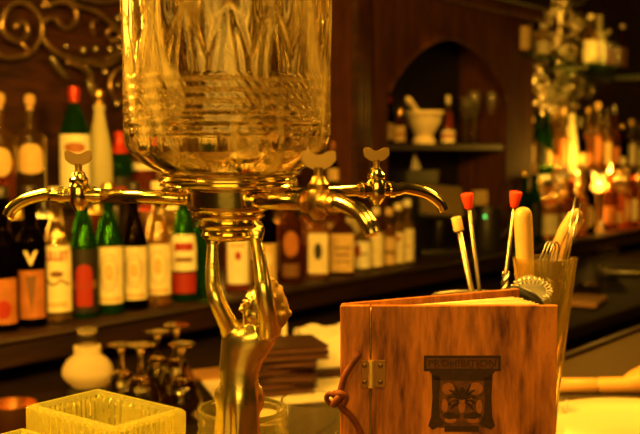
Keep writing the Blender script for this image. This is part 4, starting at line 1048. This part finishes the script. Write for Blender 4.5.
# hair gathered in a bun of curls
bm = bmesh.new(); hc = lp(260, 305, -.003); rr = random.Random(5)
ball(hc + Vector((.006, .001, .005)), .0152, bm, sz=1.1)
ball(hc + Vector((.0145, .002, -.006)), .0105, bm, sz=1.5)
for k in range(30):
    th = rr.uniform(-1.9, 1.9); ph = rr.uniform(-.6, 1.5)
    p = hc + Vector((.004 + .0160 * math.cos(th) * math.cos(ph), -.0155 * math.sin(th) * math.cos(ph), .005 + .0165 * math.sin(ph)))
    ball(p, rr.uniform(.0026, .0042), bm, u=8, v=6)
for k in range(22):
    th = rr.uniform(0, 6.28); ph = rr.uniform(-1.4, 1.4)
    ball(hc + Vector((.0145, .002, -.006)) + Vector((.0100 * math.cos(th) * math.cos(ph), .0100 * math.sin(th) * math.cos(ph), .0145 * math.sin(ph))), rr.uniform(.0028, .004), bm, u=8, v=6)
me = bpy.data.meshes.new('hair'); bm.to_mesh(me); bm.free()
tmp = bpy.data.objects.new('hair', me); C.objects.link(tmp)
rm = tmp.modifiers.new('r', 'REMESH'); rm.mode = 'VOXEL'; rm.voxel_size = .0009
smd = tmp.modifiers.new('s', 'SMOOTH'); smd.factor = .5; smd.iterations = 18
dg = bpy.context.evaluated_depsgraph_get(); dg.update()
me2 = bpy.data.meshes.new_from_object(tmp.evaluated_get(dg)); bpy.data.objects.remove(tmp)
link('hair', me2, pbr('hair_gilding', (.60, .37, .11), .5, .9), fig, True)

# ------------------------------------------------------------------ SQUARE GLASS TRAYS
def glass_tray(label, x0, x1, y0, y1, z1, z0=Z_BAR, wall=.0095):
    t = thing('glass_tray', label, 'tray', ((x0 + x1) / 2, (y0 + y1) / 2, z0), 0, 'square pressed glass trays')
    a, b, h = (x1 - x0) / 2, (y1 - y0) / 2, z1 - z0
    bm = bmesh.new()
    N = 46
    def rect(hx, hy, z, flute=0):
        pts = []
        for s in range(4):
            for k in range(N):
                u = -1 + 2 * k / N
                f = flute * (.5 + .5 * math.sin(u * PI * 11)) if 0 < k < N else 0
                p = [(u * hx, -hy + f), (hx - f, u * hy), (-u * hx, hy - f), (-hx + f, -u * hy)][s]
                pts.append(bm.verts.new((p[0], p[1], z)))
        return pts
    L = [rect(a - .002, b - .002, 0), rect(a, b, .002), rect(a, b, h - .003), rect(a - .003, b - .003, h), rect(a - wall + .003, b - wall + .003, h), rect(a - wall, b - wall, h - .004, .0),
         rect(a - wall, b - wall, h - .008, .004), rect(a - wall - .002, b - wall - .002, h * .45, .004), rect(a - wall - .004, b - wall - .004, h * .42, 0)]
    for p, q in zip(L, L[1:]):
        n = len(p)
        for k in range(n): bm.faces.new((p[k], p[(k + 1) % n], q[(k + 1) % n], q[k]))
    bm.faces.new(L[0]); bm.faces.new(L[-1])
    obj('glass_body', bm, BOXG, t, False)
    return t
glass_tray('square fluted glass tray on the counter, its corner toward the oil lamp', .5655, .6535, .688, .818, 1.22)
glass_tray('square glass tray partly cut off at the lower edge, beside the fluted one', .44, .55, .64, .80, 1.205)

# jar and tumbler behind the figure
q = G(243, 1.1, Z_BAR); k = 1.1 / 1000
hj = CAMZ - (411 - 146) * k - Z_BAR; rj = 47 * k
t = thing('glass_jar', 'wide glass jar with a ringed rim behind the brass figure', 'jar', q)
obj('jar_body', lathe([(0, 0), (rj * .9, 0), (rj, .006), (rj, hj - .03), (rj * .93, hj - .022), (rj * .97, hj - .017), (rj * .93, hj - .012), (rj * .98, hj - .007), (rj * .96, hj), (rj * .9, hj), (rj * .86, hj - .02), (rj * .93, hj - .034), (rj * .93, .01), (0, .008)], 56), glass('jar_glass', (1, .96, .78), .01, haze=.07, hazecol=(1, .95, .4)), t, True, sharp=50)
q = G(315, 1.2, Z_BAR); k = 1.2 / 1000
ht = CAMZ - (403 - 146) * k - Z_BAR
tumbler('clear tumbler between the brass figure and the wooden menu', q, 35 * k, ht, .82, seg=56, mat=CLEARN)

# ------------------------------------------------------------------ WOODEN MENU
DM = .93; KM = DM / 1000
S = G(340, DM, Z_BAR)
t = thing('wooden_menu', 'standing menu book with oiled wood covers, brass hinge and a branded stamp', 'menu', S, ROTC)
HM = CAMZ - (306.5 - 146) * KM - Z_BAR
WM = 219.5 * KM
mx_ = lambda px: (px - 340) * KM
mz = lambda py: CAMZ - (py - 146) * KM - Z_BAR
obj('spine_strip', box((0, 0, 0), (mx_(370.2), .007, HM), .0012), MENUWOOD, t)
fc = obj('front_cover', box((mx_(371.4), 0, 0), (WM, .007, HM), .0012), MENUWOOD, t)
rc_dir = math.atan2(.10, .185)
def rot_about(bm, ang, origin=(0.004, .009, 0)):
    bm.transform(Matrix.Translation(origin) @ Matrix.Rotation(ang, 4, 'Z')); return bm
rcv = obj('rear_cover', rot_about(box((0, 0, 0), (.212, .007, HM), .0012), rc_dir), MENUEDGE, t)
bm = bmesh.new(); rp = random.Random(2)
for k_ in range(16):
    an = math.radians(1.5 + 24 * k_ / 15); ln = .196 - .002 * (k_ % 3)
    b2 = box((.006, -.0004, .002), (ln, .0004, HM - .0045 - .0015 * rp.random()))
    b2.transform(Matrix.Translation((0.004, .0092, 0)) @ Matrix.Rotation(an, 4, 'Z'))
    mm = bpy.data.meshes.new('t'); b2.to_mesh(mm); b2.free(); bm.from_mesh(mm); bpy.data.meshes.remove(mm)
obj('pages', bm, PAPER, t)
HINGEP = pbr('hinge_plate', (.34, .17, .05), .45, .8)
for zc_ in ((mz(362) + mz(390)) / 2, .055):
    hh = 14 * KM
    hg = obj('hinge', box((mx_(361), -.0012, zc_ - hh), (mx_(370), 0, zc_ + hh), .0004), HINGEP, t)
    obj('leaf', box((mx_(372), -.0012, zc_ - hh), (mx_(386), 0, zc_ + hh), .0004), HINGEP, hg)
    obj('knuckle', tube([(mx_(371), -.0022, zc_ - hh), (mx_(371), -.0022, zc_ + hh)], .0030, 14), pbr('hinge_pin_brass', (1, .68, .25), .42, .75), hg, True, sharp=40)
    for sx in (364.5, 380.5):
        for sz in (-.6, .6):
            s_ = lathe([(0, 0), (.0024, 0), (.0022, .0009), (.0008, .0012), (0, .0006)], 14)
            s_.transform(Matrix.Translation((mx_(sx), -.0012, zc_ + sz * hh)) @ Matrix.Rotation(PI / 2, 4, 'X'))
            obj('screw', s_, pbr('dark_screw', (.22, .12, .05), .35, 1.0), hg, True, sharp=30)
# leather lace
m_ = lambda px, py, y: Vector((mx_(px), y, mz(py)))
lc = obj('lace', tube(spline([m_(358, 356, .004), m_(357.5, 357, -.003), m_(351, 366, -.004), m_(344, 378, -.0045), m_(340, 392, -.005), m_(336, 400, -.004), m_(340, 408, -.006), m_(350, 418, -.0045), m_(358, 430, -.004), m_(362, 440, -.003), m_(363, 441, .003)], 6), .0031, 10), LACE, t, True)
kb = bmesh.new()
tube(spline([m_(334, 396, -.004), m_(339, 394, -.010), m_(345, 398, -.009), m_(342, 405, -.008), m_(335, 404, -.004)], 5), .0034, 10, kb)
tube(spline([m_(343, 395, -.006), m_(337, 399, -.011), m_(333, 407, -.006)], 5), .0034, 10, kb)
obj('knot', kb, LACE, lc, True)
obj('lace_end', tube(spline([m_(334, 398, -.004), m_(329, 396, -.003), m_(326, 402, .002), m_(330, 409, .004)], 5), .0024, 10), LACE, lc, True)
# branded stamp
def flat(name, poly, d=.0005, mat=BURN, par=fc): 
    return obj(name, prism([(mx_(a), mz(b)) for a, b in poly], -d, .0002), mat, par)
def fill_rect(bm, x0, y0, x1, y1, d=.0005): prism([(mx_(x0), mz(y0)), (mx_(x1), mz(y0)), (mx_(x1), mz(y1)), (mx_(x0), mz(y1))], -d, .0002, bm)
bm = bmesh.new()
for a in ((424.5, 357.5, 502.5, 360), (424.5, 371, 502.5, 373.5), (424.5, 360, 427, 371), (500, 360, 502.5, 371)): fill_rect(bm, *a)
obj('stamp_banner', bm, BURN, fc)
flat('stamp_banner_field', [(427, 360), (500, 360), (500, 371), (427, 371)], .0002, BURNSOFT)
me = text_mesh('PROHIBITION', .0088, .0002, 1.02)
wd = max(v.co.x for v in me.vertices) - min(v.co.x for v in me.vertices)
for v in me.vertices: v.co = (mx_(463.5) + v.co.x * (68 * KM / wd), -.0004 - v.co.z, mz(365.6) + v.co.y * 1.02)
link('stamp_lettering', me, BURN, fc, False)
bm = bmesh.new()
prism([(mx_(a), mz(b)) for a, b in ((430, 373.5), (497, 373.5), (494, 377), (492, 383), (435, 383), (433, 377))], -.0005, .0002, bm)
for s in (-1, 1):
    c = 463.5
    prism([(mx_(c + s * a), mz(b)) for a, b in ((31, 377), (22.5, 379), (22, 386), (23.5, 400), (22.5, 420), (17, 428), (30, 434), (34, 430), (31, 420), (30, 400))], -.0005, .0002, bm)
fill_rect(bm, 446, 430, 481, 436)
obj('stamp_frame', bm, BURN, fc)
flat('stamp_field', [(440, 383), (487, 383), (487, 400), (486.5, 420), (487, 432), (440, 432), (440.5, 420), (440, 400)], .00025, BURNSOFT)
LIGHTB = pbr('branded_light', (.36, .115, .02), .6, noise=.3, nscale=200)
bm = bmesh.new()
for cx_, cy2, ra, rb2 in ((449.5, 391.5, 6.5, 6), (477.5, 391.5, 7, 6.5), (446, 409, 3.2, 7), (481, 410, 3.2, 7), (463.5, 409, 3.6, 8), (455, 404, 2.6, 4), (472, 404, 2.6, 4), (452, 424, 6, 3), (475, 424, 6, 3)):
    prism([(mx_(cx_ + ra * math.cos(2 * PI * k_ / 20)), mz(cy2 + rb2 * math.sin(2 * PI * k_ / 20))) for k_ in range(20)], -.0004, .0001, bm)
obj('stamp_relief', bm, LIGHTB, fc)
bm = bmesh.new()
for s in (-1, 1):                                      # wing feathers either side of a crest
    for k_ in range(5):
        an = math.radians(24 + 24 * k_); ln = 15 - 1.3 * k_
        x0, y0 = 463.5 + s * 3, 397 + k_ * 2
        tube([(mx_(x0), -.0003, mz(y0)), (mx_(x0 + s * ln * .6 * math.sin(an)), -.0004, mz(y0 - ln * .5 * math.cos(an))), (mx_(x0 + s * ln * math.sin(an)), -.0003, mz(y0 - ln * math.cos(an) + 3))], [.0013, .0012, .0006], 6, bm)
    prism([(mx_(463.5 + s * a), mz(b)) for a, b in ((2, 418), (14, 415), (20, 419), (14, 423), (2, 422))], -.0005, .0002, bm)
ball((mx_(463.5), 0, mz(393)), .0034, bm, sy=.15); ball((mx_(463.5), 0, mz(400)), .0042, bm, sy=.12, sz=1.3)
obj('stamp_emblem', bm, BURN, fc)

# ------------------------------------------------------------------ UTENSILS BEHIND THE MENU
DT = 1.22; KT = DT / 1000
q = G(474, DT, Z_BAR); htin = CAMZ - (297 - 146) * KT - Z_BAR; rt = 45 * KT
o = obj('steel_canister', lathe([(0, 0), (rt * .9, 0), (rt * .94, .004), (rt, htin - .006), (rt * 1.03, htin - .003), (rt * 1.0, htin), (rt * .96, htin - .002), (rt * .9, .004), (0, .004)], 56), pbr('canister_steel', (.22, .19, .15), .5, 1.0), None, True, sharp=40)
o.location = q; tag(o, 'wide dull steel canister behind the wooden menu, holding bar spoons', 'canister')
def at(px, py, d): 
    r_ = ray(px, py); return CAM + r_ * (d / r_.dot(V))
RODM = pbr('tool_steel', (.42, .34, .24), .3, 1.0)
def spoon(label, tip, foot, kind, name='bar_spoon', tw0=.05, tw1=.5):
    a, b = at(*tip), at(*foot); dirv = (b - a).normalized(); z0 = Z_BAR + .012
    b = a + dirv * ((z0 - a.z) / dirv.z)
    ln = (b - a).length
    t = thing(name, label, 'spoon' if name == 'bar_spoon' else 'muddler', b, 0, 'steel bar tools in the canister')
    a_ = a - b
    if kind == 'red':
        obj('shaft', tube([(0, 0, 0), a_ * .5, a_ * .96], .0024, 10), RODM, t, True)
        bm = bmesh.new()                               # twisted lower shaft
        u = a_.normalized(); s1 = u.orthogonal().normalized(); s2 = u.cross(s1)
        for ph in (0, PI):
            tube([a_ * (tw0 + (tw1 - tw0) * k_ / 80) + (s1 * math.cos(k_ * .42 + ph) + s2 * math.sin(k_ * .42 + ph)) * .0030 for k_ in range(81)], .0020, 6, bm)
        obj('twist', bm, STEEL, t, True)
        obj('tip', tube([a_ - u * .018, a_ - u * .014, a_ - u * .002, a_], [.0046, .0054, .0078, .0072], 18), REDRUB, t, True, sharp=40)
        bm = bmesh.new(); ball((0, 0, 0.004), .012, bm, sy=.5, sz=1.3); obj('bowl', bm, STEEL, t, True)
    else:
        u = a_.normalized()
        obj('shaft', tube([(0, 0, 0), a_ * .5, a_ * .97], .0032, 12), RODM, t, True)
        obj('tip', tube([a_ - u * .017, a_ - u * .0165, a_ - u * .001, a_], [.0045, .0062, .0062, .0055], 18), TAN, t, True, sharp=40)
        obj('head', tube([(0, 0, 0), u * .03], .008, 14), STEEL, t, True)
spoon('steel rod with an ivory tip in the canister, under the tap spout', (456, 217, 1.20), (474, 302, 1.20), 'rod', 'steel_muddler')
spoon('bar spoon with a red rubber tip, standing next to the steel rod', (467, 194, 1.23), (480, 294, 1.25), 'red')
spoon('bar spoon with a red rubber tip, leaning toward the wooden muddler', (516, 192, 1.20), (504, 290, 1.22), 'red', tw0=.40, tw1=.72)
# tall glass
DG = 1.13; KG = DG / 1000
q = G(541, DG, Z_BAR); hg_ = CAMZ - (258 - 146) * KG - Z_BAR; rg = 32 * KG
zr = lambda py: CAMZ - (py - 146) * KG - Z_BAR
prof = [(0, 0), (.036, 0), (.036, .003), (.012, .012), (.008, .022), (.012, .032), (16 * KG, zr(400)), (23 * KG, zr(335)), (rg, hg_), (rg - .0034, hg_), (23 * KG - .0042, zr(335)), (16 * KG - .006, zr(398)), (.004, .045), (0, .044)]
o = obj('tall_glass', lathe(prof, 48), glass('tall_glass_m', (1, .95, .75), .0, haze=.06, hazecol=(1, .78, .18)), None, True, sharp=50); o.location = q  # amber haze stands in for light refracted through the glass
tag(o, 'tall footed glass behind the menu, holding a muddler and tongs', 'glass')
# wooden muddler in the glass
a, b = at(522.5, 207, DG), at(527, 300, DG); u = (a - b).normalized()
o = obj('wooden_muddler', tube([b, b + u * .03, a - u * .012, a - u * .006, a - u * .002, a], [.0085, .0098, .0105, .0098, .0070, .0025], 22), PALEWOOD, None, True)
tag(o, 'pale round-ended wooden muddler standing in the tall glass', 'muddler')
# tongs
t = thing('wooden_tongs', 'wooden tongs leaning out of the tall glass', 'tongs', at(549, 300, DG)); o0 = t.location.copy()
for (p0, p1, p2), nm in ((((546, 300), (556, 248), (573, 213)), 'arm'), (((550, 298), (563, 250), (581, 218)), 'arm')):
    pts = [at(*p, DG + (.012 if nm == 'arm' and p0[0] > 548 else 0)) - o0 for p in (p0, p1, p2)]
    obj(nm, tube(spline(pts, 6), [.004, .0052, .0060, .0066, .0050], 12, flat=.55), TONGWOOD, t, True)
obj('joint', ball(at(576, 215, DG + .006) - o0, .0075), TONGWOOD, t, True)
for i, (p0, p1) in enumerate((((561, 272), (576, 196)), ((565, 270), (581, 203)))):
    a, b = at(*p0, DG - .012), at(*p1, DG - .012)
    o = obj('cocktail_pick', tube([a, b], .0012, 8), STEEL, None, True)
    tag(o, ['thin steel cocktail pick in the tall glass, the taller of two', 'thin steel cocktail pick in the tall glass, the shorter of two'][i], 'pick', 'cocktail picks')
t = thing('whisk', 'small wire whisk whose loops curl over the rim of the tall glass', 'whisk', at(546, 285, DG - .01)); o0 = t.location.copy()
for k_ in range(3):
    x0 = 541 + k_ * 3.5
    obj('loop', tube([v - o0 for v in spline([at(545, 290, DG - .012), at(x0 - 1, 264, DG - .015), at(x0 + 3, 250, DG - .018), at(x0 + 7, 242, DG - .014), at(x0 + 11, 247, DG - .008), at(x0 + 7, 262, DG - .006), at(547, 290, DG - .01)], 6)], .0011, 7), STEELD, t, True)
# jigger inside
zj = lambda py: CAMZ - (py - 146) * KG
jq = q + R * (20 * KG - .008); 
t = thing('jigger', 'dark steel double jigger nested inside the tall glass', 'jigger', (q.x + R.x * .006, q.y + R.y * .006, zj(305)))
b0 = zj(305)
obj('cup', lathe([(0, zj(279) - b0), (.009, zj(279) - b0), (.0165, zj(260) - b0), (.0155, zj(260) - b0), (.008, zj(277) - b0), (0, zj(277) - b0)], 32), STEELD, t, True, sharp=40)
obj('cup', lathe([(0, 0), (.009, 0), (.0165, zj(280) - b0), (.0155, zj(280) - b0), (.008, .002), (0, .002)], 32), STEELD, t, True, sharp=40)
# strainer
c0 = at(530, 291, 1.068)
t = thing('hawthorne_strainer', 'coiled wire cocktail strainer with a black handle, resting behind the menu', 'strainer', c0, ROTC)
cb = [(.020 * math.cos(th) + .0036 * math.cos(th * 26) * math.cos(th), .0036 * math.sin(th * 26) - .002, .012 * math.sin(th) + .0036 * math.cos(th * 26) * math.sin(th)) for th in [2 * PI * k_ / 420 for k_ in range(420)]]
obj('coil', tube(cb, .0007, 5, closed=True), STEEL, t, True)
obj('plate', lathe([(0, 0), (.018, 0), (.018, .0012), (0, .0012)], 32), STEELD, t, True, sharp=40).rotation_euler = (PI / 2 - .5, 0, 0)
obj('handle', tube(spline([(-.026, -.006, -.001), (-.018, -.012, .002), (-.002, -.016, -.004), (.008, -.018, -.016), (.012, -.018, -.030)], 6), [.004, .0058, .006, .0055, .005], 14), BLACKRUB, t, True)

# ------------------------------------------------------------------ PLATE AND MUDDLER ON THE MAT
pq = G(642, 1.40, ZM)
rp_ = .150
o = obj('serving_plate', lathe([(0, 0), (rp_ * .6, 0), (rp_ * .64, .004), (rp_ * .80, .007), (rp_ * .98, .014), (rp_, .0155), (rp_ * .985, .0165), (rp_ * .80, .0105), (rp_ * .62, .008), (0, .0075)], 72), CERAMIC, None, True, sharp=60)
o.location = pq + Vector((0, 0, .0003)); tag(o, 'large round cream plate, brightly lit on the bar mat', 'plate')
a, b = G(548, 1.64, ZM + .0138), G(597, 1.64, ZM + .0138)
t = thing('lying_muddler', 'pale wooden rolling muddler lying on the bar mat beyond the cream plate', 'muddler', a, ROTC)
ln = (b - a).length
obj('grip', tube([(0, 0, 0), (.003, 0, 0), (ln - .004, 0, 0), (ln - .0005, 0, 0)], [.0105, .0130, .0131, .0112], 24), PALEWOODX, t, True, sharp=50)
obj('head', tube([(ln, 0, 0), (ln + .004, 0, .0005), (ln + .045, 0, .001), (ln + .06, 0, .006), (ln + .085, 0, .012), (ln + .13, 0, .013), (ln + .14, 0, .013)], [.0112, .0132, .0136, .0190, .0255, .0260, .020], 24), PALEWOODX, t, True, sharp=50)
q = G(560, 1.485, ZM)
tumbler('small clear shot glass on the mat by the corner of the menu', q, .012, .03, .8, name='shot_glass', seg=24)
